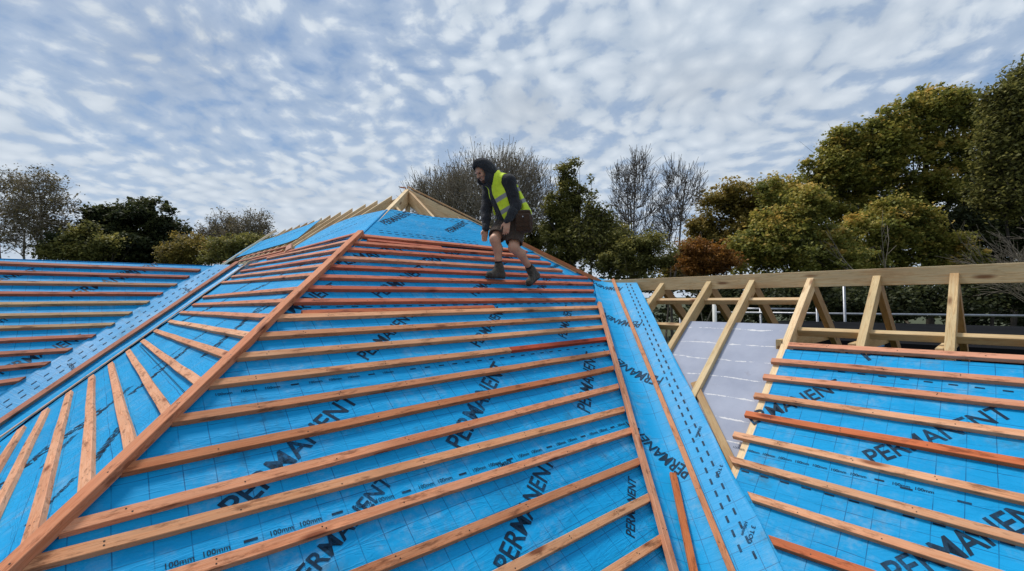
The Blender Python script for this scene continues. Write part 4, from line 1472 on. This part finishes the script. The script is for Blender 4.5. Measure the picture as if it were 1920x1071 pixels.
def rot_to(v, ang, az):
    """turn v by ang about a perpendicular axis at azimuth az"""
    v = v / math.sqrt(v[0] * v[0] + v[1] * v[1] + v[2] * v[2])
    a = (0, 0, 1) if abs(v[2]) < .9 else (1, 0, 0)
    u = np.array([v[1] * a[2] - v[2] * a[1], v[2] * a[0] - v[0] * a[2], v[0] * a[1] - v[1] * a[0]]); u /= math.sqrt(u @ u)
    w = np.array([v[1] * u[2] - v[2] * u[1], v[2] * u[0] - v[0] * u[2], v[0] * u[1] - v[1] * u[0]])
    q = v * math.cos(ang) + (u * math.cos(az) + w * math.sin(az)) * math.sin(ang)
    return q


class Wood:
    def __init__(s, seed):
        s.rg = random.Random(seed); s.seg = []; s.tips = []

    def grow(s, p, d, L, r, lev, cfg):
        rg = s.rg
        n = max(2, min(6, int(L / cfg.get('step', .7)) + 1))
        pts = [p]
        dd = np.array(d, float)
        for i in range(n):
            j = cfg['wig']
            dd = dd + np.array([rg.gauss(0, j), rg.gauss(0, j), rg.gauss(0, j) + cfg['lift']])
            dd /= np.linalg.norm(dd)
            q = pts[-1] + dd * (L / n)
            ra = r * (1 - .55 * i / n); rb_ = r * (1 - .55 * (i + 1) / n)
            s.seg.append((pts[-1], q, ra, rb_))
            pts.append(q)
        if lev <= 0 or r * .5 < cfg['rmin']:
            s.tips.append((pts[-1], dd)); s.tips.append((pts[len(pts) // 2], dd)); return
        k = cfg['kids'][min(lev, len(cfg['kids']) - 1)]
        k = k if isinstance(k, int) else rg.randint(*k)
        for c_ in range(k):
            f = cfg['from'] + (1 - cfg['from']) * (c_ + rg.random()) / k
            x = f * n; i = min(n - 1, int(x))
            q = pts[i] + (pts[i + 1] - pts[i]) * (x - i)
            ang = rg.uniform(*cfg['ang'])
            nd = rot_to(dd, ang, rg.uniform(0, 2 * math.pi))
            s.grow(q, nd, L * rg.uniform(*cfg['ratio']) * (1.15 - .4 * f), r * (1 - .5 * f) * cfg['rr'], lev - 1, cfg)
        # leader
        s.grow(pts[-1], dd, L * rg.uniform(*cfg['ratio']), r * .5, lev - 1, cfg)

    def mesh(s, name, mat, rmin=.006):
        S = s.seg
        A = np.array([x[0] for x in S]); B = np.array([x[1] for x in S])
        ra = np.maximum([x[2] for x in S], rmin); rb_ = np.maximum([x[3] for x in S], rmin)
        k = 4
        t = B - A; t /= np.maximum(1e-9, np.linalg.norm(t, axis=1))[:, None]
        ref = np.where(np.abs(t[:, 2:3]) < .9, np.array([[0, 0, 1.0]]), np.array([[1.0, 0, 0]]))
        u = np.cross(t, ref); u /= np.linalg.norm(u, axis=1)[:, None]
        w = np.cross(t, u)
        V = np.zeros((len(S), 2, k, 3))
        for j in range(k):
            an = 2 * math.pi * j / k
            o = math.cos(an) * u + math.sin(an) * w
            V[:, 0, j] = A + o * ra[:, None]; V[:, 1, j] = B + o * rb_[:, None]
        base = np.arange(len(S))[:, None] * (2 * k)
        F = np.concatenate([base + np.array([[j, (j + 1) % k, k + (j + 1) % k, k + j]]) for j in range(k)], 0)
        return mesh_np(name, V.reshape(-1, 3), F, mat, smooth=True)


def leaves_mesh(name, C, size, tint, mat, rg_, flat=.6, elong=1.5):
    """one small pointed leaf card per centre"""
    n = len(C)
    nrm = rg_.normal(size=(n, 3)); nrm[:, 2] = np.abs(nrm[:, 2]) + flat
    nrm /= np.linalg.norm(nrm, axis=1)[:, None]
    a = rg_.normal(size=(n, 3)); u = np.cross(nrm, a); u /= np.linalg.norm(u, axis=1)[:, None]
    v = np.cross(nrm, u)
    sz = size * rg_.uniform(.4, 1.35, n)[:, None]
    V = np.stack([C - u * sz * elong * .5, C + v * sz * .5 + nrm * sz * .12, C + u * sz * elong * .5, C - v * sz * .5 + nrm * sz * .12], 1).reshape(-1, 3)
    F = np.arange(4 * n).reshape(n, 4)
    return mesh_np(name, V, F, mat, attr=tint)


def crown_points(rg_, blobs, nclump, per, cr, zr=(0, 1), hole=0.0):
    """leaf centres in clumps inside a union of ellipsoids; tint follows clump, height in clump and chance"""
    vol = np.array([bl[3] * bl[4] * bl[5] for bl in blobs]) ** .75; vol = vol / vol.sum()
    P, T = [], []
    ph_ = rg_.uniform(0, 6, (len(blobs), 4))
    which = rg_.choice(len(blobs), nclump, p=vol)
    for w_ in which:
        cx, cy, cz, rx, ry, rz = blobs[w_]
        d = rg_.normal(size=3); d /= np.linalg.norm(d)
        rr = rg_.uniform(.3, 1.0) ** .5
        if d[1] > .3 and rg_.random() < .55: d[1] = -d[1]      # more clumps on the near side
        lump = 1 + .30 * math.sin(3.1 * d[0] + ph_[w_][0]) * math.sin(2.7 * d[2] + ph_[w_][1]) + .2 * math.sin(6.3 * d[0] + ph_[w_][2] + 4 * d[2])
        c = np.array([cx, cy, cz]) + d * rr * lump * np.array([rx, ry, rz]) * rg_.uniform(.80, 1.14)
        s_ = cr * rg_.uniform(.55, 1.35)
        if rg_.random() < .22:          # sprays that break the outline
            c = np.array([cx, cy, cz]) + d * np.array([rx, ry, rz]) * rg_.uniform(1.05, 1.3) + np.array([0, 0, .1]); s_ = cr * rg_.uniform(.28, .5)
        m_ = int(per * (s_ / cr) ** 1.6)
        q = rg_.normal(size=(m_, 3)) * np.array([s_, s_, s_ * .7]) * .55
        tb_ = rg_.normal(.5, .19) + .12 * d[2]  # tops of crowns and clumps tinted lighter, top light put into leaf colour
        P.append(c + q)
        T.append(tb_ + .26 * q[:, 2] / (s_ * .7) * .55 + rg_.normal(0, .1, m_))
    return np.concatenate(P), np.clip(np.concatenate(T), 0, 1)


def px_blob(x, y, rx, ry, Y, dep=None):
    """ellipsoid whose picture is centred at a pixel, radii in pixels, at plan distance Y"""
    c = at(x, y, Y); s_ = Y / FOC
    return (c[0], c[1], c[2], rx * s_, (dep or rx * .8) * s_, ry * s_)


def tree(name, label, seed, blobs, Y, trunk_px, leafm, barkm, nclump, per, cr, leaf, group, cat='tree', r0=.22, branch_n=9, sparse=False):
    """leafy tree: tapered trunk with limbs into the crown + clumped leaves"""
    rg_ = np.random.default_rng(seed); rg = random.Random(seed)
    bs = []
    for b_ in blobs:
        cx, cy, cz, rx, ry, rz = px_blob(*b_, Y)
        bs.append((cx, cy, cz, rx * .8, ry * .8, rz * .8))
        for _ in range(7):
            d = rg_.normal(size=3); d /= np.linalg.norm(d); d[1] = -abs(d[1]) if rg.random() < .7 else d[1]
            f_ = rg.uniform(.28, .5)
            bs.append((cx + d[0] * rx * .72, cy + d[1] * ry * .72, cz + d[2] * rz * .72, rx * f_, ry * f_, rz * f_ * .85))
    bx = at(trunk_px, 500, Y)
    root = empty(name, (bx[0], bx[1], 0), label, cat, group)
    W_ = Wood(seed)
    topz = max(b_[2] for b_ in bs)
    # trunk
    p = np.array([bx[0], bx[1], -.1]); n = 7
    zt_ = topz * .92
    prev = p; pr_ = r0
    tp = []
    for i in range(1, n + 1):
        q = np.array([bx[0] + rg.gauss(0, .12) * i ** .5, bx[1] + rg.gauss(0, .1), zt_ * i / n])
        r_ = r0 * (1 - .8 * i / n)
        W_.seg.append((prev, q, pr_, r_)); tp.append((q, r_)); prev, pr_ = q, r_
    for i in range(branch_n):
        b_ = bs[rg.randrange(len(bs))]
        d = rg_.normal(size=3); d /= np.linalg.norm(d)
        tgt = np.array(b_[:3]) + d * np.array(b_[3:]) * .8
        cand = [x for x in tp if x[0][2] < tgt[2] - .3] or tp[:2]
        s_, sr = cand[-1] if rg.random() < .6 else rg.choice(cand)
        mid = (s_ + tgt) / 2 + rg_.normal(size=3) * .35 + np.array([0, 0, .3])
        W_.seg.append((s_, mid, sr * .6, sr * .38)); W_.seg.append((mid, tgt, sr * .38, .012))
        for _ in range(5):
            e = tgt + rg_.normal(size=3) * cr * 1.3
            W_.seg.append((mid + (tgt - mid) * rg.random(), e, sr * .16 + .008, .006))
    link('trunk', W_.mesh('trunk', barkm), root)
    C, T = crown_points(rg_, bs, nclump, per, cr)
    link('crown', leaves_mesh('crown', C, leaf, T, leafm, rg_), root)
    return root


def bare(name, label, seed, base_px, Y, stems, cfg, bark, group, cat='tree', leafm=None, leaf=.1, per_tip=0, spread=.25, lev=5, z0=None, top=None, rmin_=None):
    """leafless or thin tree from forking twigs; stems: (x offset m, lean x, lean y, length, radius)"""
    bx = at(base_px, 500, Y)
    root = empty(name, (bx[0], bx[1], 0), label, cat, group)
    W_ = Wood(seed)
    for (ox, lx, ly, L, r_) in stems:
        d = np.array([lx, ly, 1.0]); d /= np.linalg.norm(d)
        W_.grow(np.array([bx[0] + ox, bx[1] + ly * .2, z0 or -.1]), d, L, r_, lev, cfg)
    if top is not None:
        zt_ = at(base_px, top, Y)[2]; f = zt_ / max(s_[1][2] for s_ in W_.seg)
        o = np.array([bx[0], bx[1], 0]); fx = np.array([f, f, f])
        W_.seg = [(o + (a_ - o) * fx, o + (b_ - o) * fx, ra * f ** .5, rb_ * f ** .5) for a_, b_, ra, rb_ in W_.seg]
        W_.tips = [(o + (t[0] - o) * fx, t[1]) for t in W_.tips]
    link('branches', W_.mesh('branches', bark, rmin_ or Y * .00042), root)
    if leafm is not None and per_tip:
        rg_ = np.random.default_rng(seed)
        tp = np.array([t[0] for t in W_.tips])
        C = np.repeat(tp, per_tip, 0) + rg_.normal(size=(len(tp) * per_tip, 3)) * spread
        T = np.clip(rg_.normal(.5, .2, len(C)), 0, 1)
        link('leaves', leaves_mesh('leaves', C, leaf, T, leafm, rg_), root)
    return root



def twiggy(name, label, seed, blobs, Y, base_px, bark, group, cat='tree', nlimb=26, ntwig=900, tl=1.0, stems=2, r0=.16, up_=.5, leafm=None, leaf=.09, per=3, spread=.2, rmin_=None, base_dx=.35, kid=3):
    """tree or bush whose crown is a haze of fine twigs: stems -> limbs -> twigs aimed outwards and up"""
    rg_ = np.random.default_rng(seed)
    bs = [px_blob(*b_, Y) for b_ in blobs]
    bx = at(base_px, 500, Y); base = np.array([bx[0], bx[1], -.1])
    root = empty(name, (bx[0], bx[1], 0), label, cat, group)
    W_ = Wood(seed)
    vol = np.array([b_[3] * b_[4] * b_[5] for b_ in bs]) ** .8; vol /= vol.sum()
    def pick(n, lo, hi):
        out = []
        for w_ in rg_.choice(len(bs), n, p=vol):
            d = rg_.normal(size=3); d /= np.linalg.norm(d)
            out.append(np.array(bs[w_][:3]) + d * np.array(bs[w_][3:]) * rg_.uniform(lo, hi) ** .6)
        return out
    cen = np.average(np.array([b_[:3] for b_ in bs]), axis=0, weights=vol)
    nodes = []
    bot = min(b_[2] - b_[5] for b_ in bs)
    for i in range(stems):
        p = base + np.array([rg_.normal(0, base_dx), rg_.normal(0, base_dx), 0])
        tgt = pick(1, .0, .4)[0]
        q = p; rr = r0 * rg_.uniform(.7, 1)
        for j in range(1, 6):
            f = j / 5
            n_ = p + (tgt - p) * np.array([f ** 1.5, f ** 1.5, f]) + rg_.normal(0, .07, 3)
            W_.seg.append((q, n_, rr, rr * .8)); q = n_; rr *= .8
            if n_[2] > bot * .8: nodes.append((q, rr))
    if not nodes: nodes.append((q, rr))
    for tgt in sorted(pick(nlimb, .1, .8), key=lambda t: np.linalg.norm(t - cen)):
        below = [(n_, r_) for n_, r_ in nodes if n_[2] < tgt[2] - .2] or nodes
        k = min(range(len(below)), key=lambda i: np.linalg.norm(below[i][0] - tgt) - below[i][1] * 6)
        p, r_ = below[k]; q = p; rr = r_ * .62
        m1 = p + (tgt - p) * .33 + rg_.normal(0, .12, 3) + np.array([0, 0, -.05]); m2 = p + (tgt - p) * .67 + rg_.normal(0, .14, 3)
        for e in (m1, m2, tgt):
            W_.seg.append((q, e, rr, rr * .78)); q = e; rr *= .78
            nodes.append((q, rr))
    NP = np.array([n_[0] for n_ in nodes])
    tips = []
    for p in pick(ntwig, .15, 1.0):
        d2 = ((NP - p) ** 2).sum(1) + np.where(NP[:, 2] > p[2], 2.0, 0)
        k = int(np.argmin(d2)); s_ = NP[k]
        v = p - s_; L = np.linalg.norm(v)
        if L > tl * 2.2:
            s_ = p - v / L * tl * 2.2; v = p - s_
        m1 = s_ + v * .5 + rg_.normal(0, .06 * tl, 3)
        W_.seg.append((s_, m1, .02, .014)); W_.seg.append((m1, p, .014, .009))
        od = unit((p - cen) * np.array([1, 1, .6]) / max(.1, np.linalg.norm(p - cen)) * .7 + np.array([0, 0, up_]) + rg_.normal(0, .28, 3))
        for c_ in range(kid):
            o = unit(od + rg_.normal(0, .38, 3)); l_ = tl * rg_.uniform(.35, 1.0)
            st = m1 + (p - m1) * rg_.random() if c_ else p
            e1 = st + o * l_ * .5; e2 = e1 + unit(o + np.array([0, 0, .3 * up_]) + rg_.normal(0, .2, 3)) * l_ * .5
            W_.seg.append((st, e1, .010, .008)); W_.seg.append((e1, e2, .008, .005)); tips += [e1, e2]
    link('branches', W_.mesh('branches', bark, rmin_ or Y * .00036), root)
    if leafm is not None and per:
        tp = np.array(tips)
        C = np.repeat(tp, per, 0) + rg_.normal(size=(len(tp) * per, 3)) * spread
        T = np.clip(rg_.normal(.5, .2, len(C)), 0, 1)
        link('leaves', leaves_mesh('leaves', C, leaf, T, leafm, rg_), root)
    return root


CF_TREE = dict(wig=.10, lift=.05, kids=[2, 3, 3, 3, 3, 3], ang=(.35, .85), ratio=(.5, .72), rr=.62, rmin=.004, step=.7, **{'from': .3})
CF_FINE = dict(wig=.06, lift=.07, kids=[3, 4, 4, 4, 5, 6], ang=(.3, .62), ratio=(.40, .60), rr=.5, rmin=.002, step=.6, **{'from': .18})

GL, GC, GR_ = 'trees on the left skyline', 'trees behind the peak of the roof', 'woodland trees on the right'
# ---- left
twiggy('tall_tree', 'tall half bare tree with thin brown leaves at the left edge of the photo', 3, [(10, 372, 50, 46), (30, 420, 50, 50), (-30, 400, 60, 60), (20, 350, 34, 26)], 36, 22, B_BUSH, GL, nlimb=44, ntwig=330, tl=1.0, stems=2, r0=.26, up_=.35, leafm=L_BROWN, leaf=.12, per=2, spread=.25)
twiggy('tall_tree', 'half bare round headed tree with two dark stems, second from the left edge', 14, [(80, 372, 50, 46), (98, 410, 46, 50), (70, 440, 56, 40), (75, 350, 34, 24), (55, 400, 40, 40)], 35, 66, B_BUSH, GL, nlimb=50, ntwig=430, tl=1.0, stems=3, r0=.26, up_=.3, leafm=L_BROWN, leaf=.12, per=2, spread=.25)
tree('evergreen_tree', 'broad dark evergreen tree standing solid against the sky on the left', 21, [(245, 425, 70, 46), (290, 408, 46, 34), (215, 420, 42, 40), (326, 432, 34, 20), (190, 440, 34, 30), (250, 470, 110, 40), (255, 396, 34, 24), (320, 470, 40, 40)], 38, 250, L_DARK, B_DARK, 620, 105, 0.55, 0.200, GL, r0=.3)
tree('olive_tree', 'low yellowish green tree tucked against the dark evergreen on its left', 22, [(160, 460, 34, 36), (195, 465, 30, 30), (125, 478, 40, 22), (172, 436, 16, 20)], 34, 165, L_IVY, B_DARK, 190, 105, 0.45, 0.144, GL, r0=.15)
twiggy('scrubby_tree', 'thin scrubby tree with tangled twigs just left of the rafters', 33, [(478, 425, 30, 30), (455, 440, 30, 30), (490, 450, 30, 30), (440, 460, 40, 30)], 30, 470, B_BUSH, GL, nlimb=26, ntwig=420, tl=.6, stems=3, r0=.1, leafm=L_BROWN, leaf=.08, per=2, spread=.12)
twiggy('scrubby_tree', 'pale twiggy tree between the dark evergreen and the tangled one', 35, [(418, 430, 28, 32), (400, 450, 34, 30), (430, 455, 34, 34), (380, 460, 30, 24)], 31, 405, B_BUSH, GL, nlimb=26, ntwig=420, tl=.65, stems=3, r0=.1, leafm=L_BROWN, leaf=.08, per=2, spread=.12)
tree('low_bush', 'brownish bush under the twiggy trees at left of the roof', 36, [(360, 468, 48, 30), (400, 462, 50, 26), (330, 480, 36, 20)], 29, 370, L_OLIVE, B_BUSH, 200, 90, 0.34, 0.096, GL, 'bush', r0=.08)
tree('low_bush', 'greenish bush nearest the left end of the bare rafters', 37, [(445, 468, 44, 26), (480, 460, 40, 22), (420, 482, 40, 18)], 27, 450, L_IVY, B_BUSH, 180, 90, 0.34, 0.096, GL, 'bush', r0=.08)
# ---- centre
twiggy('bare_bush', 'wide brown leafless bush of upright twigs behind the hooded worker', 41, [(900, 345, 60, 50), (960, 350, 60, 50), (860, 375, 60, 46), (1000, 380, 50, 50), (920, 410, 100, 50), (935, 320, 40, 30), (985, 330, 34, 26)], 28, 915, B_BUSH, GC, 'bush', nlimb=80, ntwig=1150, tl=1.5, stems=9, r0=.10, up_=1.5, leafm=L_BROWN, leaf=.06, per=1, spread=.1, base_dx=.9)
twiggy('bare_bush', 'lower leafless bush of fine twigs behind the peak of the rafters', 42, [(820, 375, 46, 40), (790, 380, 34, 36), (850, 360, 36, 36), (830, 420, 60, 40)], 29, 820, B_BUSH, GC, 'bush', nlimb=44, ntwig=620, tl=1.3, stems=6, r0=.08, up_=1.4, leafm=L_BROWN, leaf=.06, per=1, spread=.1, base_dx=.6)
tree('undergrowth_bush', 'dull olive bush low behind the legs of the worker', 43, [(900, 455, 90, 36), (830, 440, 60, 30), (980, 440, 60, 40), (1010, 480, 60, 40)], 31, 900, L_IVY, B_BUSH, 320, 90, 0.42, 0.112, GC, 'bush', r0=.08)
tree('ivy_clad_tree', 'tall narrow ivy covered tree right of the worker', 44, [(1058, 325, 16, 24), (1064, 355, 22, 30), (1050, 420, 30, 50), (1078, 312, 10, 12), (1040, 390, 20, 34), (1072, 395, 24, 40), (1050, 470, 50, 50), (1095, 365, 10, 14)], 26, 1062, L_IVY, B_DARK, 460, 84, 0.27, 0.096, GC, r0=.18, branch_n=16)
twiggy('ivy_clad_tree', 'shorter spiky ivy covered tree beside the bare saplings', 45, [(1108, 370, 5, 30), (1108, 410, 18, 36), (1125, 430, 30, 36), (1135, 465, 50, 46), (1095, 450, 30, 40)], 25, 1110, B_BUSH, GC, nlimb=30, ntwig=420, tl=.5, stems=3, r0=.1, up_=.7, leafm=L_IVY, leaf=.11, per=7, spread=.16)
twiggy('bare_tree', 'taller leafless tree with upright forking branches against the sky', 51, [(1192, 340, 38, 52), (1172, 372, 32, 50), (1214, 375, 28, 50), (1190, 430, 50, 40), (1204, 312, 20, 26), (1160, 340, 16, 26)], 27, 1188, B_GREY, GC, nlimb=70, ntwig=380, tl=1.0, stems=3, r0=.12, up_=1.2, kid=3, base_dx=.15)
twiggy('bare_tree', 'leafless tree leaning right, beside the taller bare one', 52, [(1262, 350, 22, 46), (1290, 352, 28, 36), (1262, 395, 34, 40), (1250, 430, 30, 40), (1306, 370, 18, 24)], 26.5, 1252, B_GREY, GC, nlimb=56, ntwig=290, tl=.95, stems=2, r0=.11, up_=1.2, kid=3, base_dx=.15)
tree('undergrowth_bush', 'olive bush at the feet of the leafless trees', 53, [(1190, 480, 60, 34), (1240, 485, 60, 30), (1150, 500, 60, 24), (1215, 460, 34, 24), (1170, 450, 30, 30)], 24, 1200, L_IVY, B_BUSH, 280, 90, 0.32, 0.088, GC, 'bush', r0=.08)
tree('rust_bush', 'rust orange autumn bush above the end of the ridge board', 54, [(1322, 482, 50, 34), (1350, 490, 40, 26), (1300, 500, 46, 24)], 22, 1325, L_RUST, B_BUSH, 260, 93, 0.26, 0.076, GC, 'bush', r0=.07)
# ---- right
tree('round_tree', 'round topped olive brown tree left of the big woodland', 61, [(1385, 378, 66, 42), (1345, 405, 46, 46), (1420, 400, 50, 50), (1370, 450, 80, 50), (1320, 440, 34, 40), (1430, 460, 60, 50), (1310, 470, 50, 40), (1290, 500, 60, 30), (1455, 365, 40, 30)], 38, 1385, L_OLIVE, B_DARK, 640, 111, 0.52, 0.160, GR_, r0=.25)
tree('maple_tree', 'lower leafy green tree in front of the big woodland', 62, [(1450, 430, 56, 46), (1500, 400, 50, 50), (1420, 470, 60, 40), (1540, 460, 70, 50), (1480, 490, 110, 40)], 27, 1480, L_GREEN, B_DARK, 620, 105, 0.42, 0.128, GR_, r0=.2)
tree('maple_tree', 'mid height green tree stepping up to the tallest crown', 63, [(1560, 300, 40, 40), (1590, 335, 60, 40), (1535, 355, 44, 50), (1600, 275, 40, 44), (1520, 330, 26, 30), (1575, 265, 26, 24), (1510, 385, 50, 40), (1640, 250, 36, 34), (1590, 400, 70, 40), (1470, 370, 40, 40)], 34, 1605, L_GREEN, B_DARK, 660, 105, 0.52, 0.160, GR_, r0=.28)
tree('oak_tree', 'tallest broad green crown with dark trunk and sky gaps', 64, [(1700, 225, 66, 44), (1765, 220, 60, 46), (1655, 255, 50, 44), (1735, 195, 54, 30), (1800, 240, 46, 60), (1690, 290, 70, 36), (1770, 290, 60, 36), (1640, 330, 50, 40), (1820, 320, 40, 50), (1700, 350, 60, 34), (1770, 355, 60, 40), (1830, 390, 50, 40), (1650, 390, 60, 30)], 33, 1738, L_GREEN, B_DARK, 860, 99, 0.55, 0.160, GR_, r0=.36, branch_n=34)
twiggy('ash_tree', 'dark thin leaved tree cut by the right edge of the photo', 65, [(1880, 200, 34, 44), (1905, 230, 46, 60), (1860, 260, 26, 40), (1930, 150, 34, 34), (1960, 260, 90, 100), (1880, 310, 46, 50), (1910, 170, 26, 30), (1890, 360, 60, 50)], 25, 1905, B_DARK, GR_, nlimb=60, ntwig=1200, tl=.6, stems=2, r0=.2, up_=.6, leafm=L_IVY, leaf=.13, per=6, spread=.2)
tree('understorey_tree', 'shaded green tree below the tallest crown, behind the ridge board', 66, [(1620, 440, 70, 50), (1700, 460, 60, 46), (1580, 490, 90, 30), (1660, 410, 44, 36), (1780, 480, 60, 40), (1720, 420, 44, 30)], 29, 1640, L_GREEN, B_DARK, 560, 105, 0.44, 0.136, GR_, r0=.15)
tree('understorey_tree', 'very dark shaded tree low at the right edge behind the pale twigs', 67, [(1820, 450, 90, 56), (1890, 420, 80, 70), (1960, 440, 80, 80), (1850, 390, 50, 44), (1790, 420, 40, 40)], 31, 1850, L_DARK, B_DARK, 620, 105, 0.50, 0.144, GR_, r0=.18)
tree('understorey_tree', 'shaded leafy growth seen between the rafters under the ridge board', 68, [(1500, 560, 120, 40), (1650, 560, 110, 40), (1800, 560, 120, 40), (1400, 560, 80, 30), (1920, 555, 90, 40)], 21, 1650, L_DARK, B_DARK, 480, 90, 0.42, 0.112, GR_, r0=.1)
bare('pale_sapling', 'pale barked forked sapling rising behind the ridge board', 71, 1743, 21, [(0, -.05, 0, 4.6, .13)], dict(CF_TREE, kids=[1, 2, 2, 2], ang=(.3, .6)), B_PALE, GR_, lev=3, top=384, rmin_=.012)
CF_SIDE = dict(wig=.09, lift=.01, kids=[3, 4, 4, 4], ang=(.25, .7), ratio=(.5, .75), rr=.55, rmin=.002, step=.5, **{'from': .12})
bare('leafless_shrub', 'leafless shrub sweeping pale twigs across the right edge', 72, 1985, 17, [(0, -.75, 0, 2.0, .04), (.2, -.4, 0, 2.2, .04), (0, -1.3, 0, 2.1, .035), (0, -1.0, .2, 2.3, .035), (.3, -.1, 0, 2.2, .04), (0, -.6, -.4, 2.2, .03)], CF_SIDE, B_PALE, GR_, 'shrub', lev=3, z0=3.0, rmin_=.006)
# far hedgerow that closes the view under the trees
rg_ = np.random.default_rng(90)
P, T = crown_points(rg_, [(x, 46 + 4 * math.sin(x), (4.3 if x < -5 else 3.4) + .6 * math.sin(x * .7), 3.4, 2.0, 3.2 + (.8 if x > 8 else 0)) for x in np.arange(-62, 70, 4.4)], 1500, 46, .9)
hd = link('far_hedge', leaves_mesh('far_hedge', P, .36, T, L_DARK, rg_))
tag(hd, 'dark far hedgerow closing the view below the trees', 'hedge', kind='stuff')

# ================================================================== sky and light
w = bpy.data.worlds.new('World'); sc.world = w
w.use_nodes = True
nt = w.node_tree
bg = nt.nodes['Background']
SUN_EL, SUN_AZ = R(60), R(-48)       # azimuth from the view direction, negative = left
sky = N(nt, 'ShaderNodeTexSky', sky_type='NISHITA')
sky.sun_disc = False
sky.sun_elevation = SUN_EL
sky.sun_rotation = SUN_AZ
tc = N(nt, 'ShaderNodeTexCoord')
dirv = tc.outputs['Generated']
sp = N(nt, 'ShaderNodeSeparateXYZ'); nt.links.new(dirv, sp.inputs[0])
zz = math_n(nt, 'ADD', math_n(nt, 'MAXIMUM', sp.outputs[2], 0.0), .24)
cv = N(nt, 'ShaderNodeCombineXYZ')
nt.links.new(math_n(nt, 'DIVIDE', sp.outputs[0], zz), cv.inputs[0])
nt.links.new(math_n(nt, 'DIVIDE', sp.outputs[1], zz), cv.inputs[1])
P_ = cv.outputs[0]
# altocumulus: rows of small soft puffs, broken by wider gaps
warp = N(nt, 'ShaderNodeTexNoise'); warp.inputs['Scale'].default_value = 2.2; warp.inputs['Detail'].default_value = 3
nt.links.new(P_, warp.inputs['Vector'])
wv = N(nt, 'ShaderNodeVectorMath', operation='MULTIPLY_ADD')
nt.links.new(warp.outputs['Color'], wv.inputs[0]); wv.inputs[1].default_value = (.22, .22, 0); nt.links.new(P_, wv.inputs[2])
vo = N(nt, 'ShaderNodeTexVoronoi', voronoi_dimensions='2D', feature='SMOOTH_F1')
vo.inputs['Scale'].default_value = 1.0; vo.inputs['Smoothness'].default_value = .6; vo.inputs['Randomness'].default_value = .9
nt.links.new(mapping(nt, wv.outputs[0], (12.5, 11, 1), (0, 0, 0), (0, 0, R(12))), vo.inputs['Vector'])
puff = math_n(nt, 'SUBTRACT', 1.0, math_n(nt, 'MULTIPLY', vo.outputs['Distance'], 1.45))
fine = noise(nt, mapping(nt, wv.outputs[0], (15, 13, 1), (3, 1, 0), (0, 0, R(12))), 1.0, 5, .55)
mid = noise(nt, mapping(nt, P_, (1, 1, 1), (6.2, 3.7, 0)), 2.6, 4, .55)
big = noise(nt, mapping(nt, P_, (1, 1, 1), (2.2, .7, 0)), .8, 3, .5)
horiz = math_n(nt, 'SUBTRACT', 1.0, math_n(nt, 'MULTIPLY', math_n(nt, 'MAXIMUM', sp.outputs[2], 0.0), 2.3), clamp=True)
dens = math_n(nt, 'ADD', math_n(nt, 'MULTIPLY', puff, .14), math_n(nt, 'MULTIPLY', fine, .56))
dens = math_n(nt, 'ADD', dens, math_n(nt, 'ADD', math_n(nt, 'MULTIPLY', big, .75), math_n(nt, 'MULTIPLY', mid, .42)))
dens = math_n(nt, 'ADD', dens, math_n(nt, 'MULTIPLY', horiz, .13))
cover = ramp(nt, dens, [(.68, (.14, .14, .14)), (.87, (.55, .55, .55)), (1.03, (1, 1, 1))], 'EASE').outputs[0]
shade = math_n(nt, 'ADD', math_n(nt, 'MULTIPLY', puff, .45), math_n(nt, 'MULTIPLY', fine, .55))
grey = noise(nt, mapping(nt, P_, (1, 1, 1), (5.1, 8.2, 0)), 1.0, 4, .5, .3)
S_ = 9.0
ccol = mix(nt, ramp(nt, shade, [(.3, (0, 0, 0)), (.72, (1, 1, 1))]).outputs[0], (.53*S_, .63*S_, .76*S_), (.78*S_, .86*S_, .95*S_))
ccol = mix(nt, math_n(nt, 'MULTIPLY', ramp(nt, grey, [(.5, (0, 0, 0)), (.7, (1, 1, 1))]).outputs[0], .6), ccol, (.46*S_, .52*S_, .60*S_))
ccol = mix(nt, math_n(nt, 'MULTIPLY', horiz, .6), ccol, (.70*S_, .78*S_, .88*S_))
gapc = mix(nt, horiz, (.18*S_, .34*S_, .63*S_), (.34*S_, .53*S_, .80*S_))
gapc = mix(nt, .25, gapc, sky.outputs[0])
skyc = mix(nt, cover, gapc, ccol)
nt.links.new(skyc, bg.inputs['Color'])
bg.inputs['Strength'].default_value = .1

sun = bpy.data.lights.new('sun', 'SUN')
sun.energy = 3.3; sun.angle = R(11); sun.color = (1, .94, .86)
so = bpy.data.objects.new('sun', sun); col.objects.link(so)
sd = Vector((math.sin(SUN_AZ) * math.cos(SUN_EL), math.cos(SUN_AZ) * math.cos(SUN_EL), math.sin(SUN_EL)))
so.rotation_euler = sd.to_track_quat('Z', 'Y').to_euler()
so.location = (-20, 10, 30)

sc.view_settings.view_transform = 'Standard'
sc.view_settings.look = 'None'
sc.view_settings.exposure = 0
sc.cycles.max_bounces = 6
sc.cycles.use_denoising = True
